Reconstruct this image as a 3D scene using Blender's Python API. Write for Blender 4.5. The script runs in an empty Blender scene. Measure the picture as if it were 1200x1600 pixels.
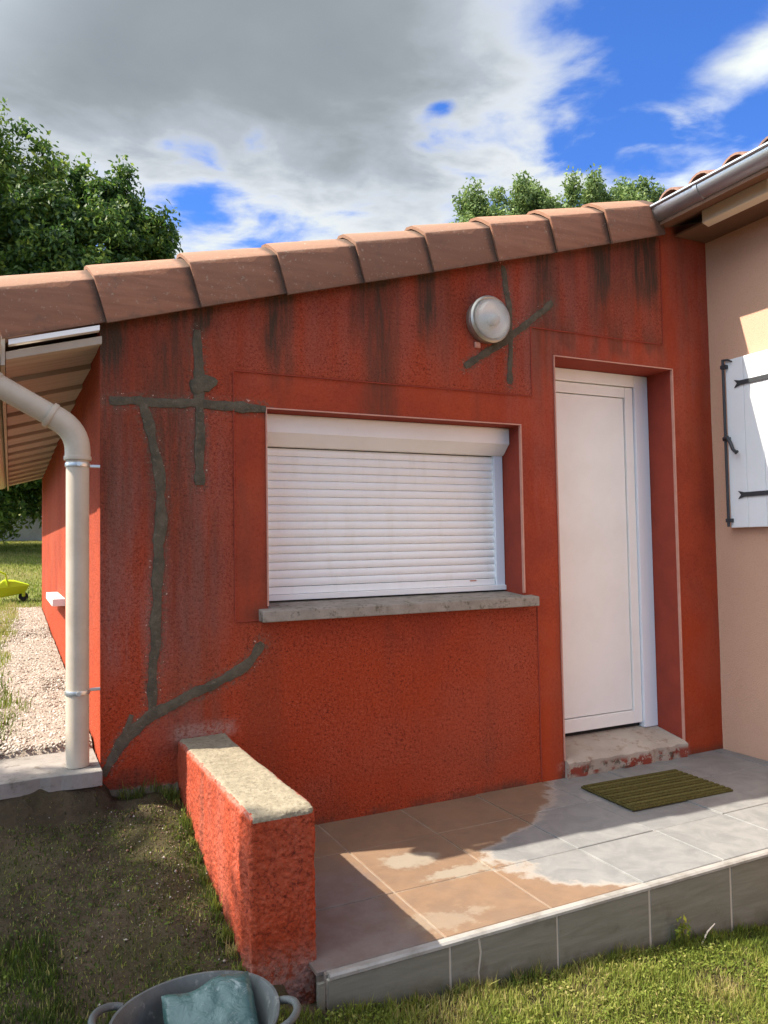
import bpy, bmesh, math, random
import numpy as np
from mathutils import Matrix, Vector

random.seed(7)
RNG = np.random.default_rng(11)
S = bpy.context.scene
COL = S.collection

# ------------------------------------------------------------------ camera
cam = bpy.data.cameras.new('camera')
cam.sensor_fit = 'VERTICAL'
cam.sensor_height = 36.0
cam.sensor_width = 27.0
cam.lens = 1196.9 / 1600 * 36.0
cam.clip_start = 0.05
cam.clip_end = 2000
camo = bpy.data.objects.new('camera', cam)
COL.objects.link(camo)
r_ = Vector((0.899017, -0.437583, -0.01704))
u_ = Vector((-0.003918, -0.046947, 0.99889))
b_ = Vector((-0.437897, -0.897952, -0.043921))
mw = Matrix((r_, u_, b_)).transposed().to_4x4()
mw.translation = (-0.324, -3.28006, 1.24252)
camo.matrix_world = mw
S.camera = camo

# ------------------------------------------------------------------ light
SUNV = Vector((-0.838, 0.248, 1.0)).normalized()
sun = bpy.data.lights.new('sun', 'SUN')
sun.energy = 3.7
sun.angle = math.radians(0.55)
sun.color = (1.0, 0.93, 0.82)
suno = bpy.data.objects.new('sun', sun)
suno.rotation_euler = SUNV.to_track_quat('Z', 'Y').to_euler()
suno.location = (-10, 4, 14)
COL.objects.link(suno)
S.view_settings.view_transform = 'Standard'
S.view_settings.look = 'None'
S.view_settings.gamma = 1.0
S.view_settings.exposure = 1.65
S.view_settings.use_curve_mapping = False
S.cycles.use_denoising = True
S.cycles.max_bounces = 6
S.cycles.diffuse_bounces = 4
S.cycles.glossy_bounces = 3
S.cycles.transmission_bounces = 4


# ------------------------------------------------------------------ node helpers
def nd(nt, typ, ins=None, **props):
    n = nt.nodes.new(typ)
    for k, v in props.items():
        setattr(n, k, v)
    for k, v in (ins or {}).items():
        s = n.inputs[k]
        if isinstance(v, bpy.types.NodeSocket):
            nt.links.new(v, s)
        elif isinstance(v, (tuple, list)) and len(v) == 3 and s.type == 'RGBA':
            s.default_value = (*v, 1)
        else:
            s.default_value = v
    return n


def mixc(nt, f, a, b, blend='MIX'):
    return nd(nt, 'ShaderNodeMix', {0: f, 6: a, 7: b}, data_type='RGBA', blend_type=blend).outputs[2]


def mth(nt, op, a, b=0.0, c=0.0, clamp=False):
    n = nd(nt, 'ShaderNodeMath', {0: a, 1: b, 2: c}, operation=op)
    n.use_clamp = clamp
    return n.outputs[0]


def noise(nt, scale, detail=4, rough=0.55, vec=None, dist=0.0, color=False):
    i = {'Scale': scale, 'Detail': detail, 'Roughness': rough, 'Distortion': dist}
    if vec is not None:
        i['Vector'] = vec
    n = nd(nt, 'ShaderNodeTexNoise', i)
    return n.outputs[1] if color else n.outputs[0]


def ramp(nt, f, stops, interp='LINEAR'):
    n = nd(nt, 'ShaderNodeValToRGB', {0: f})
    cr = n.color_ramp
    cr.interpolation = interp
    while len(cr.elements) < len(stops):
        cr.elements.new(0.5)
    for e, (p, c) in zip(cr.elements, stops):
        e.position = p
        e.color = (c, c, c, 1) if isinstance(c, (int, float)) else (*c, 1)
    return n.outputs[0]


def sstep(nt, x, a, b):
    return nd(nt, 'ShaderNodeMapRange', {0: x, 1: a, 2: b, 3: 0.0, 4: 1.0}, interpolation_type='SMOOTHSTEP').outputs[0]


def gpos(nt):
    return nd(nt, 'ShaderNodeNewGeometry').outputs['Position']


def attr(nt, name, out='Fac'):
    return nd(nt, 'ShaderNodeAttribute', attribute_name=name).outputs[out]


def scalev(nt, v, s):
    return nd(nt, 'ShaderNodeVectorMath', {0: v, 1: s}, operation='MULTIPLY').outputs[0]


def newmat(name, base=(0.5, 0.5, 0.5), rough=0.8, metal=0.0, spec=0.3):
    m = bpy.data.materials.new(name)
    m.use_nodes = True
    nt = m.node_tree
    b = nt.nodes['Principled BSDF']
    b.inputs['Base Color'].default_value = (*base, 1)
    b.inputs['Roughness'].default_value = rough
    b.inputs['Metallic'].default_value = metal
    b.inputs['Specular IOR Level'].default_value = spec
    return m, nt, b


def setc(nt, b, col):
    nt.links.new(col, b.inputs['Base Color'])


def bump(nt, b, h, strength=0.5, dist=0.01, prev=None):
    i = {'Strength': strength, 'Distance': dist, 'Height': h}
    if prev is not None:
        i['Normal'] = prev
    n = nd(nt, 'ShaderNodeBump', i)
    nt.links.new(n.outputs[0], b.inputs['Normal'])
    return n.outputs[0]


# ------------------------------------------------------------------ world: sky with drifting cloud
W = bpy.data.worlds.new('World')
S.world = W
W.use_nodes = True
wn = W.node_tree
bg = wn.nodes['Background']
sky = nd(wn, 'ShaderNodeTexSky', sky_type='NISHITA', sun_disc=False,
         sun_elevation=math.asin(SUNV.z), sun_rotation=math.atan2(SUNV.x, SUNV.y) % (2 * math.pi),
         altitude=200, air_density=1.0, dust_density=0.3, ozone_density=2.5)
tc = nd(wn, 'ShaderNodeTexCoord').outputs['Generated']
sx = nd(wn, 'ShaderNodeSeparateXYZ', {0: tc})
zc = mth(wn, 'MAXIMUM', sx.outputs[2], 0.06)
qx = mth(wn, 'DIVIDE', sx.outputs[0], zc)
qy = mth(wn, 'DIVIDE', sx.outputs[1], zc)
q = nd(wn, 'ShaderNodeCombineXYZ', {0: qx, 1: qy, 2: 0.0}).outputs[0]
nA = noise(wn, 1.15, 9, 0.56, q, 0.25)
nB = noise(wn, 3.4, 8, 0.54, q, 0.35)
nC = noise(wn, 0.32, 2, 0.5, q)
# the long grey cloud bank and the clear lane beyond its edge
edge = mth(wn, 'SUBTRACT', mth(wn, 'MULTIPLY_ADD', qy, 0.571, 0.372), qx)
wig = mth(wn, 'ADD', mth(wn, 'MULTIPLY', mth(wn, 'SUBTRACT', nA, 0.5), 1.0), mth(wn, 'MULTIPLY', mth(wn, 'SUBTRACT', nB, 0.5), 0.55))
edge = mth(wn, 'ADD', edge, mth(wn, 'MULTIPLY', wig, 0.6))
el_ = mth(wn, 'ADD', sx.outputs[2], mth(wn, 'MULTIPLY', wig, 0.16))
bank = mth(wn, 'MULTIPLY', sstep(wn, edge, -0.22, 0.48), sstep(wn, el_, 0.35, 0.53))
lane = mth(wn, 'MULTIPLY', sstep(wn, edge, -1.0, -0.45), sstep(wn, edge, 0.02, -0.20))


def spot(cx, cy, r):
    a = mth(wn, 'SUBTRACT', qx, cx)
    b3 = mth(wn, 'SUBTRACT', qy, cy)
    d2 = mth(wn, 'ADD', mth(wn, 'MULTIPLY', a, a), mth(wn, 'MULTIPLY', b3, b3))
    return sstep(wn, mth(wn, 'SQRT', d2), r, 0.0)


fine = mth(wn, 'ADD', mth(wn, 'MULTIPLY', mth(wn, 'SUBTRACT', nA, 0.5), 1.1), mth(wn, 'MULTIPLY', mth(wn, 'SUBTRACT', nB, 0.5), 0.7))
fine = mth(wn, 'ADD', fine, mth(wn, 'MULTIPLY', mth(wn, 'SUBTRACT', nC, 0.40), 0.6))
dens = mth(wn, 'ADD', mth(wn, 'MULTIPLY', bank, 1.0), mth(wn, 'ADD', fine, 0.12))
low_ = mth(wn, 'MULTIPLY', sstep(wn, el_, 0.54, 0.42), sstep(wn, sx.outputs[2], 0.10, 0.25))
dens = mth(wn, 'SUBTRACT', dens, mth(wn, 'MULTIPLY', lane, 0.30))
dens = mth(wn, 'ADD', dens, mth(wn, 'MULTIPLY', low_, mth(wn, 'MULTIPLY_ADD', mth(wn, 'SUBTRACT', nB, 0.5), 1.35, 0.02)))
dens = mth(wn, 'ADD', dens, mth(wn, 'MULTIPLY', spot(1.40, 1.00, 0.26), mth(wn, 'MULTIPLY_ADD', mth(wn, 'SUBTRACT', nB, 0.5), 1.6, 0.52)))
dens = mth(wn, 'ADD', dens, mth(wn, 'MULTIPLY', spot(1.42, 1.32, 0.22), mth(wn, 'MULTIPLY_ADD', mth(wn, 'SUBTRACT', nB, 0.5), 1.6, 0.34)))
dens = mth(wn, 'SUBTRACT', dens, mth(wn, 'MULTIPLY', spot(0.885, 1.47, 0.06), mth(wn, 'MULTIPLY_ADD', mth(wn, 'SUBTRACT', nB, 0.5), -2.5, 0.55)))
cover = mth(wn, 'MULTIPLY', sstep(wn, dens, -0.10, 0.58), sstep(wn, sx.outputs[2], 0.0, 0.09))
ccol = ramp(wn, mth(wn, 'ADD', mth(wn, 'MULTIPLY', bank, 0.80), mth(wn, 'MULTIPLY', fine, 0.42)),
            [(0.0, (7.35, 7.7, 7.15)), (0.25, (6.1, 6.45, 6.8)), (0.48, (3.75, 4.15, 4.65)), (0.70, (2.7, 3.0, 3.3)), (1.0, (1.95, 2.25, 2.55))])
sd_ = nd(wn, 'ShaderNodeVectorMath', {0: tc, 1: tuple(SUNV)}, operation='DOT_PRODUCT').outputs['Value']
cloud_fill = mth(wn, 'ADD', mth(wn, 'MULTIPLY_ADD', sstep(wn, sd_, 0.50, 0.97), 3.5, 0.42), mth(wn, 'MULTIPLY', sstep(wn, sd_, 0.08, -0.40), 1.35))  # extra brightness for clouds near and opposite the sun, added as fill light
ccol = mixc(wn, 1.0, ccol, nd(wn, 'ShaderNodeCombineXYZ', {0: cloud_fill, 1: cloud_fill, 2: cloud_fill}).outputs[0], 'MULTIPLY')
blue = mixc(wn, 1.0, sky.outputs[0], (0.27, 0.47, 0.83), 'MULTIPLY')
wn.links.new(mixc(wn, cover, blue, ccol), bg.inputs['Color'])
bg.inputs['Strength'].default_value = 0.1


# ------------------------------------------------------------------ numpy noise
_L2 = RNG.random((128, 128))
_L3 = RNG.random((48, 48, 48))


def vn2(x, y):
    x = np.asarray(x, float)
    y = np.asarray(y, float)
    xi = np.floor(x).astype(int)
    yi = np.floor(y).astype(int)
    fx = x - xi
    fy = y - yi
    fx = fx * fx * (3 - 2 * fx)
    fy = fy * fy * (3 - 2 * fy)
    a = _L2[xi % 128, yi % 128]
    b = _L2[(xi + 1) % 128, yi % 128]
    c = _L2[xi % 128, (yi + 1) % 128]
    d = _L2[(xi + 1) % 128, (yi + 1) % 128]
    return (a * (1 - fx) + b * fx) * (1 - fy) + (c * (1 - fx) + d * fx) * fy


def fbm2(x, y, o=4):
    t = 0
    a = 0.5
    for i in range(o):
        t = t + a * vn2(np.asarray(x) * 2 ** i + 17.3 * i, np.asarray(y) * 2 ** i + 5.1 * i)
        a *= 0.5
    return t / (1 - 0.5 ** o)


def vn3(p):
    pi = np.floor(p).astype(int)
    f = p - pi
    f = f * f * (3 - 2 * f)
    out = 0
    for dx in (0, 1):
        for dy in (0, 1):
            for dz in (0, 1):
                w = (f[:, 0] if dx else 1 - f[:, 0]) * (f[:, 1] if dy else 1 - f[:, 1]) * (f[:, 2] if dz else 1 - f[:, 2])
                out = out + w * _L3[(pi[:, 0] + dx) % 48, (pi[:, 1] + dy) % 48, (pi[:, 2] + dz) % 48]
    return out


def smooth(x, a, b):
    t = np.clip((np.asarray(x, float) - a) / (b - a), 0, 1)
    return t * t * (3 - 2 * t)


# ------------------------------------------------------------------ object helpers
def put(name, me, m=None, parent=None, loc=None, rot=None):
    o = bpy.data.objects.new(name, me)
    COL.objects.link(o)
    if m is not None and me is not None and len(me.materials) == 0:
        me.materials.append(m)
    if parent is not None:
        o.parent = parent
    if loc is not None:
        o.location = loc
    if rot is not None:
        o.rotation_euler = rot
    return o


def empty(name, loc=(0, 0, 0)):
    o = bpy.data.objects.new(name, None)
    o.location = loc
    o.empty_display_size = 0.1
    COL.objects.link(o)
    return o


def tag(o, label=None, cat=None, group=None, kind=None):
    if label:
        o['label'] = label
    if cat:
        o['category'] = cat
    if group:
        o['group'] = group
    if kind:
        o['kind'] = kind
    return o


def mesh_np(name, V, F, smoothf=False):
    V = np.asarray(V, dtype=np.float32)
    F = np.asarray(F, dtype=np.int32)
    k = F.shape[1]
    me = bpy.data.meshes.new(name)
    me.vertices.add(len(V))
    me.vertices.foreach_set('co', V.ravel())
    me.loops.add(F.size)
    me.loops.foreach_set('vertex_index', F.ravel())
    me.polygons.add(len(F))
    me.polygons.foreach_set('loop_start', np.arange(0, F.size, k, dtype=np.int32))
    me.polygons.foreach_set('loop_total', np.full(len(F), k, dtype=np.int32))
    me.update(calc_edges=True)
    me.validate()
    if smoothf:
        me.polygons.foreach_set('use_smooth', np.ones(len(me.polygons), dtype=bool))
    return me


def vattr(me, name, vals):
    a = me.attributes.new(name, 'FLOAT', 'POINT')
    a.data.foreach_set('value', np.asarray(vals, dtype=np.float32))


class MB:
    """collects shapes into one mesh"""

    def __init__(self):
        self.v = []
        self.f = []

    def add(self, vs, fs):
        n = len(self.v)
        self.v += [tuple(p) for p in vs]
        self.f += [tuple(i + n for i in f) for f in fs]
        return self

    def box(self, a, b):
        (x0, y0, z0), (x1, y1, z1) = a, b
        vs = [(x0, y0, z0), (x1, y0, z0), (x1, y1, z0), (x0, y1, z0), (x0, y0, z1), (x1, y0, z1), (x1, y1, z1), (x0, y1, z1)]
        return self.add(vs, [(0, 3, 2, 1), (4, 5, 6, 7), (0, 1, 5, 4), (1, 2, 6, 5), (2, 3, 7, 6), (3, 0, 4, 7)])

    def tube(self, pts, rad, n=14, caps=True, arc=None):
        pts = [Vector(p) for p in pts]
        rings = []
        prev = None
        for i, p in enumerate(pts):
            if i == 0:
                t = (pts[1] - p)
            elif i == len(pts) - 1:
                t = (p - pts[i - 1])
            else:
                t = (pts[i + 1] - p).normalized() + (p - pts[i - 1]).normalized()
            t.normalize()
            if prev is None:
                a = Vector((0, 0, 1)) if abs(t.z) < 0.9 else Vector((0, 1, 0))
                s = t.cross(a).normalized()
            else:
                s = (prev - t * prev.dot(t)).normalized()
            prev = s
            up = s.cross(t)
            r = rad[i] if isinstance(rad, (list, tuple)) else rad
            rings.append([p + s * (r * math.cos(2 * math.pi * k / n)) + up * (r * math.sin(2 * math.pi * k / n)) for k in range(n)])
        vs = [v for rg in rings for v in rg]
        fs = []
        for i in range(len(rings) - 1):
            for k in range(n):
                fs.append((i * n + k, i * n + (k + 1) % n, (i + 1) * n + (k + 1) % n, (i + 1) * n + k))
        if caps:
            fs.append(tuple(range(n))[::-1])
            fs.append(tuple((len(rings) - 1) * n + k for k in range(n)))
        return self.add(vs, fs)

    def lathe(self, prof, n=32, M=None):
        """prof: (r, h) list; axis +z, mapped by M"""
        M = M or Matrix()
        vs = []
        for r, h in prof:
            for k in range(n):
                vs.append(M @ Vector((r * math.cos(2 * math.pi * k / n), r * math.sin(2 * math.pi * k / n), h)))
        fs = []
        for i in range(len(prof) - 1):
            for k in range(n):
                fs.append((i * n + k, i * n + (k + 1) % n, (i + 1) * n + (k + 1) % n, (i + 1) * n + k))
        return self.add(vs, fs)

    def prism(self, poly, axis, a, b):
        """poly of 2-tuples extruded along axis 'x' or 'y' or 'z' between a and b"""
        def P(p, t):
            if axis == 'x':
                return (t, p[0], p[1])
            if axis == 'y':
                return (p[0], t, p[1])
            return (p[0], p[1], t)
        n = len(poly)
        vs = [P(p, a) for p in poly] + [P(p, b) for p in poly]
        fs = [tuple(range(n))[::-1], tuple(range(n, 2 * n))]
        for k in range(n):
            fs.append((k, (k + 1) % n, n + (k + 1) % n, n + k))
        return self.add(vs, fs)

    def mesh(self, name, bevel=0.0, smoothf=False, seg=2):
        me = bpy.data.meshes.new(name)
        me.from_pydata(self.v, [], self.f)
        bm = bmesh.new()
        bm.from_mesh(me)
        bmesh.ops.recalc_face_normals(bm, faces=bm.faces)
        if bevel > 0:
            es = [e for e in bm.edges if len(e.link_faces) == 2 and e.calc_face_angle(0) > 0.6]
            bmesh.ops.bevel(bm, geom=es, offset=bevel, segments=seg, profile=0.6, affect='EDGES', clamp_overlap=True)
        if smoothf:
            for f in bm.faces:
                f.smooth = True
            for e in bm.edges:
                if len(e.link_faces) == 2 and e.calc_face_angle(0) > 0.7:
                    e.smooth = False
        bm.to_mesh(me)
        bm.free()
        return me

    def build(self, name, m, parent=None, bevel=0.0, smoothf=False, loc=None, rot=None, seg=2):
        return put(name, self.mesh(name, bevel, smoothf, seg), m, parent, loc, rot)


# ------------------------------------------------------------------ materials
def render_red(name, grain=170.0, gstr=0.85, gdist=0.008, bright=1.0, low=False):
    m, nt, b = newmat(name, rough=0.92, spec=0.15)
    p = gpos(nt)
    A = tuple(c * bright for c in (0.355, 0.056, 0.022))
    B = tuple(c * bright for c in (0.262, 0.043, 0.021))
    big = noise(nt, 2.2, 5, 0.6, p)
    col = mixc(nt, sstep(nt, big, 0.35, 0.68), A, B)
    zz_ = nd(nt, 'ShaderNodeSeparateXYZ', {0: p}).outputs[2]
    col = mixc(nt, mth(nt, 'MULTIPLY', sstep(nt, mth(nt, 'ADD', zz_, mth(nt, 'MULTIPLY', mth(nt, 'SUBTRACT', big, 0.5), 0.8)), 1.05, 0.55), 0.8), col, (0.345, 0.044, 0.011))
    fade = noise(nt, 0.9, 4, 0.6, p)
    col = mixc(nt, mth(nt, 'MULTIPLY', sstep(nt, fade, 0.48, 0.66), 0.35), col, (0.33, 0.082, 0.046))
    # fine speckle of the sprayed render
    spk = mth(nt, 'MULTIPLY', mth(nt, 'MULTIPLY_ADD', attr(nt, 'plain'), -0.7, 1.0), mth(nt, 'MULTIPLY_ADD', noise(nt, 3.5, 3, 0.6, p), 1.1, 0.05))
    sp = noise(nt, grain, 3, 0.65, p)
    sp = mth(nt, 'ADD', mth(nt, 'MULTIPLY', sp, 0.55), mth(nt, 'MULTIPLY', noise(nt, grain * 0.45, 3, 0.6, p), 0.45))
    col = mixc(nt, mth(nt, 'MULTIPLY', sstep(nt, sp, 0.50, 0.64), spk), col, (0.40, 0.098, 0.052))
    col = mixc(nt, mth(nt, 'MULTIPLY', sstep(nt, sp, 0.49, 0.37), mth(nt, 'MULTIPLY', spk, 1.5)), col, (0.115, 0.017, 0.010))
    sm = attr(nt, 'plain')
    # rain wash: chalky purple-grey runs
    st = nd(nt, 'ShaderNodeVectorMath', {0: p, 1: (9.0, 9.0, 0.9)}, operation='MULTIPLY').outputs[0]
    run = noise(nt, 1.0, 5, 0.62, st)
    ws = mth(nt, 'MULTIPLY', attr(nt, 'wash'), sstep(nt, run, 0.36, 0.62))
    ws = mth(nt, 'MULTIPLY', ws, mth(nt, 'MULTIPLY_ADD', sstep(nt, sp, 0.42, 0.58), 0.55, 0.45))
    col = mixc(nt, mth(nt, 'MULTIPLY', ws, 0.75, clamp=True), col, (0.275, 0.140, 0.115))
    # algae and soot
    sc_ = mth(nt, 'MULTIPLY', attr(nt, 'soot'), mth(nt, 'MULTIPLY_ADD', sstep(nt, noise(nt, 1.0, 5, 0.65, nd(nt, 'ShaderNodeVectorMath', {0: p, 1: (48.0, 48.0, 4.0)}, operation='MULTIPLY').outputs[0]), 0.32, 0.62), 0.50, 0.62), clamp=True)
    col = mixc(nt, sc_, col, (0.070, 0.042, 0.028))
    # bare cement showing through
    col = mixc(nt, mth(nt, 'MULTIPLY', attr(nt, 'bare'), sstep(nt, noise(nt, 55, 4, 0.7, p), 0.36, 0.56), clamp=True), col, (0.40, 0.30, 0.25))
    # cement smeared and chips knocked out beside the repairs
    sme_ = mth(nt, 'MULTIPLY', attr(nt, 'smear'), sstep(nt, noise(nt, 60, 5, 0.7, p), 0.44, 0.60), clamp=True)
    col = mixc(nt, mth(nt, 'MULTIPLY', sme_, 0.8), col, (0.125, 0.088, 0.062))
    chp = mth(nt, 'MULTIPLY', sstep(nt, attr(nt, 'smear'), 0.25, 0.6), sstep(nt, noise(nt, 75, 2, 0.5, p), 0.665, 0.70))
    col = mixc(nt, chp, col, (0.50, 0.33, 0.26))
    setc(nt, b, col)
    h = mth(nt, 'ADD', noise(nt, grain * 0.75, 3, 0.6, p), mth(nt, 'MULTIPLY', noise(nt, grain * 0.28, 2, 0.5, p), 0.7))
    k = mth(nt, 'SUBTRACT', 1.0, mth(nt, 'MULTIPLY', sm, 0.78))
    bump(nt, b, mth(nt, 'MULTIPLY', h, k), gstr, gdist)
    return m


M_RED = render_red('red_render')
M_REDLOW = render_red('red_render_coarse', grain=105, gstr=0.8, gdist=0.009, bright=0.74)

m, nt, b = newmat('red_trim', rough=0.85, spec=0.2)
p = gpos(nt)
setc(nt, b, mixc(nt, sstep(nt, noise(nt, 6, 5, 0.6, p), 0.3, 0.7), (0.30, 0.050, 0.028), (0.24, 0.042, 0.025)))
bump(nt, b, noise(nt, 160, 3, 0.6, p), 0.2, 0.003)
M_REDSM = m

m, nt, b = newmat('bead', (0.62, 0.34, 0.27), 0.6)
setc(nt, b, mixc(nt, noise(nt, 14, 4, 0.6, gpos(nt)), (0.42, 0.17, 0.115), (0.60, 0.33, 0.25)))
M_BEAD = m

m, nt, b = newmat('beige_render', rough=0.93, spec=0.12)
p = gpos(nt)
sp = noise(nt, 150, 3, 0.6, p)
col = mixc(nt, noise(nt, 1.7, 4, 0.6, p), (0.60, 0.365, 0.245), (0.53, 0.315, 0.21))
col = mixc(nt, mth(nt, 'MULTIPLY', sstep(nt, sp, 0.5, 0.3), 0.3), col, (0.36, 0.21, 0.14))
setc(nt, b, col)
bump(nt, b, sp, 0.45, 0.005)
M_BEIGE = m

m, nt, b = newmat('mortar', rough=0.95, spec=0.1)
p = gpos(nt)
col = mixc(nt, sstep(nt, noise(nt, 13, 6, 0.7, p), 0.30, 0.70), (0.130, 0.108, 0.074), (0.072, 0.061, 0.043))
col = mixc(nt, mth(nt, 'MULTIPLY', sstep(nt, noise(nt, 48, 5, 0.7, p), 0.55, 0.70), 0.6), col, (0.19, 0.155, 0.11))
setc(nt, b, col)
bump(nt, b, mth(nt, 'ADD', noise(nt, 120, 4, 0.65, p), mth(nt, 'MULTIPLY', noise(nt, 28, 3, 0.6, p), 1.2)), 0.8, 0.006)
M_MORTAR = m


RS0 = 0.2805


def terracotta(name, a, bcol, dark, lap=False):
    m, nt, b = newmat(name, rough=0.88, spec=0.15)
    p = gpos(nt)
    oi = nd(nt, 'ShaderNodeObjectInfo').outputs['Random']
    st = nd(nt, 'ShaderNodeVectorMath', {0: p, 1: (3.0, 20.0, 34.0)}, operation='MULTIPLY').outputs[0]
    col = mixc(nt, sstep(nt, noise(nt, 1.0, 4, 0.6, st), 0.3, 0.7), a, bcol)
    col = mixc(nt, mth(nt, 'MULTIPLY', oi, 0.7), col, dark)
    col = mixc(nt, mth(nt, 'MULTIPLY', sstep(nt, noise(nt, 11, 5, 0.7, p), 0.56, 0.74), 0.55), col, (0.12, 0.085, 0.065))
    col = mixc(nt, mth(nt, 'MULTIPLY', sstep(nt, noise(nt, 60, 3, 0.6, p), 0.62, 0.72), 0.4), col, (0.40, 0.30, 0.22))
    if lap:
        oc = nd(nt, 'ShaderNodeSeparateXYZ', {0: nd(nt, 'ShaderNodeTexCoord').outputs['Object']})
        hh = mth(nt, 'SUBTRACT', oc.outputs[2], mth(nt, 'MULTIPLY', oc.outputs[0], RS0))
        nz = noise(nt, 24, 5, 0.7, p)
        sunlit_top = sstep(nt, mth(nt, 'ADD', hh, mth(nt, 'MULTIPLY', mth(nt, 'SUBTRACT', nz, 0.5), 0.03)), 0.182, 0.196)  # sunlit strip along the tile's top edge, painted into its colour
        col = mixc(nt, mth(nt, 'MULTIPLY', sunlit_top, 0.32), col, (0.44, 0.28, 0.19))
        lapd = sstep(nt, mth(nt, 'ADD', mth(nt, 'ADD', oc.outputs[0], mth(nt, 'MULTIPLY', hh, RS0)), mth(nt, 'MULTIPLY', mth(nt, 'SUBTRACT', nz, 0.5), 0.05)), 0.335, 0.375)
        col = mixc(nt, mth(nt, 'MULTIPLY', lapd, 0.8), col, (0.06, 0.045, 0.035))
        foot = sstep(nt, mth(nt, 'ADD', hh, mth(nt, 'MULTIPLY', mth(nt, 'SUBTRACT', nz, 0.5), 0.05)), 0.022, 0.0)
        col = mixc(nt, mth(nt, 'MULTIPLY', foot, 0.5), col, (0.10, 0.07, 0.05))
        lic = sstep(nt, noise(nt, 42, 4, 0.7, p), 0.64, 0.70)
        col = mixc(nt, mth(nt, 'MULTIPLY', lic, 0.55), col, (0.36, 0.33, 0.25))
    setc(nt, b, col)
    bump(nt, b, mth(nt, 'ADD', noise(nt, 70, 4, 0.6, p), mth(nt, 'MULTIPLY', noise(nt, 7, 3, 0.6, p), 2.0)), 0.45, 0.004)
    return m


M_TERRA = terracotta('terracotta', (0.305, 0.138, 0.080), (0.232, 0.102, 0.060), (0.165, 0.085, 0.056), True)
M_BARREL = terracotta('old_terracotta', (0.30, 0.165, 0.12), (0.20, 0.12, 0.09), (0.14, 0.09, 0.07))

m, nt, b = newmat('white_plastic', rough=0.38, spec=0.45)
p = gpos(nt)
setc(nt, b, mixc(nt, sstep(nt, noise(nt, 3.5, 5, 0.65, p), 0.35, 0.75), (0.85, 0.835, 0.79), (0.80, 0.78, 0.73)))
bump(nt, b, noise(nt, 9, 2, 0.5, p), 0.05, 0.004)
M_WHITE = m

m, nt, b = newmat('shutter_slat_white', rough=0.5, spec=0.35)
p = gpos(nt)
st = nd(nt, 'ShaderNodeVectorMath', {0: p, 1: (14.0, 1.0, 3.0)}, operation='MULTIPLY').outputs[0]
setc(nt, b, mixc(nt, sstep(nt, noise(nt, 1, 5, 0.65, st), 0.45, 0.85), (0.86, 0.85, 0.81), (0.79, 0.765, 0.70)))
M_SLAT = m

m, nt, b = newmat('guide_white', (0.74, 0.77, 0.80), 0.35, spec=0.5)
M_GUIDE = m
m, nt, b = newmat('dark_gap', (0.02, 0.018, 0.016), 0.9)
M_DARK = m
m, nt, b = newmat('black_iron', rough=0.5, spec=0.4)
setc(nt, b, mixc(nt, noise(nt, 60, 4, 0.6, gpos(nt)), (0.022, 0.024, 0.027), (0.05, 0.052, 0.055)))
M_IRON = m

m, nt, b = newmat('white_shutter_paint', rough=0.5, spec=0.35)
setc(nt, b, mixc(nt, noise(nt, 5, 4, 0.6, gpos(nt)), (0.80, 0.80, 0.79), (0.70, 0.70, 0.69)))
M_SHUT = m


def concrete(name, a, c, spot, sc=9.0, bs=0.5):
    m, nt, b = newmat(name, rough=0.93, spec=0.12)
    p = gpos(nt)
    col = mixc(nt, sstep(nt, noise(nt, sc, 6, 0.65, p), 0.3, 0.7), a, c)
    col = mixc(nt, mth(nt, 'MULTIPLY', sstep(nt, noise(nt, sc * 2.4, 5, 0.7, p), 0.52, 0.68), 0.8), col, spot)
    setc(nt, b, col)
    bump(nt, b, noise(nt, 110, 4, 0.65, p), bs, 0.004)
    return m


M_SILL = concrete('sill_concrete', (0.33, 0.285, 0.235), (0.235, 0.20, 0.16), (0.10, 0.085, 0.055), 11)
M_STEP = concrete('step_concrete', (0.42, 0.36, 0.29), (0.33, 0.275, 0.22), (0.22, 0.14, 0.10), 5, 0.3)
_m, nt, b = M_STEP, M_STEP.node_tree, M_STEP.node_tree.nodes['Principled BSDF']
_c = b.inputs['Base Color'].links[0].from_socket
_s = nd(nt, 'ShaderNodeSeparateXYZ', {0: gpos(nt)})
_f = mth(nt, 'MULTIPLY', sstep(nt, _s.outputs[1], -0.012, -0.020), sstep(nt, _s.outputs[2], 0.075, 0.045))
_k = sstep(nt, noise(nt, 11, 5, 0.65, gpos(nt)), 0.47, 0.53)
_c = mixc(nt, mth(nt, 'MULTIPLY', _f, _k), _c, (0.24, 0.055, 0.034))
_c = mixc(nt, mth(nt, 'MULTIPLY', mth(nt, 'MULTIPLY', _f, sstep(nt, noise(nt, 16, 5, 0.7, gpos(nt)), 0.50, 0.62)), 0.8), _c, (0.07, 0.055, 0.04))
setc(nt, b, _c)
M_PAD = concrete('pad_concrete', (0.27, 0.245, 0.215), (0.20, 0.18, 0.155), (0.11, 0.095, 0.075), 7)
M_COPE = concrete('coping_cement', (0.28, 0.235, 0.165), (0.21, 0.175, 0.12), (0.12, 0.10, 0.068), 26, 0.8)
M_RETAIN = concrete('retaining_concrete', (0.40, 0.40, 0.41), (0.31, 0.31, 0.32), (0.22, 0.22, 0.22), 1.5)

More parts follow.
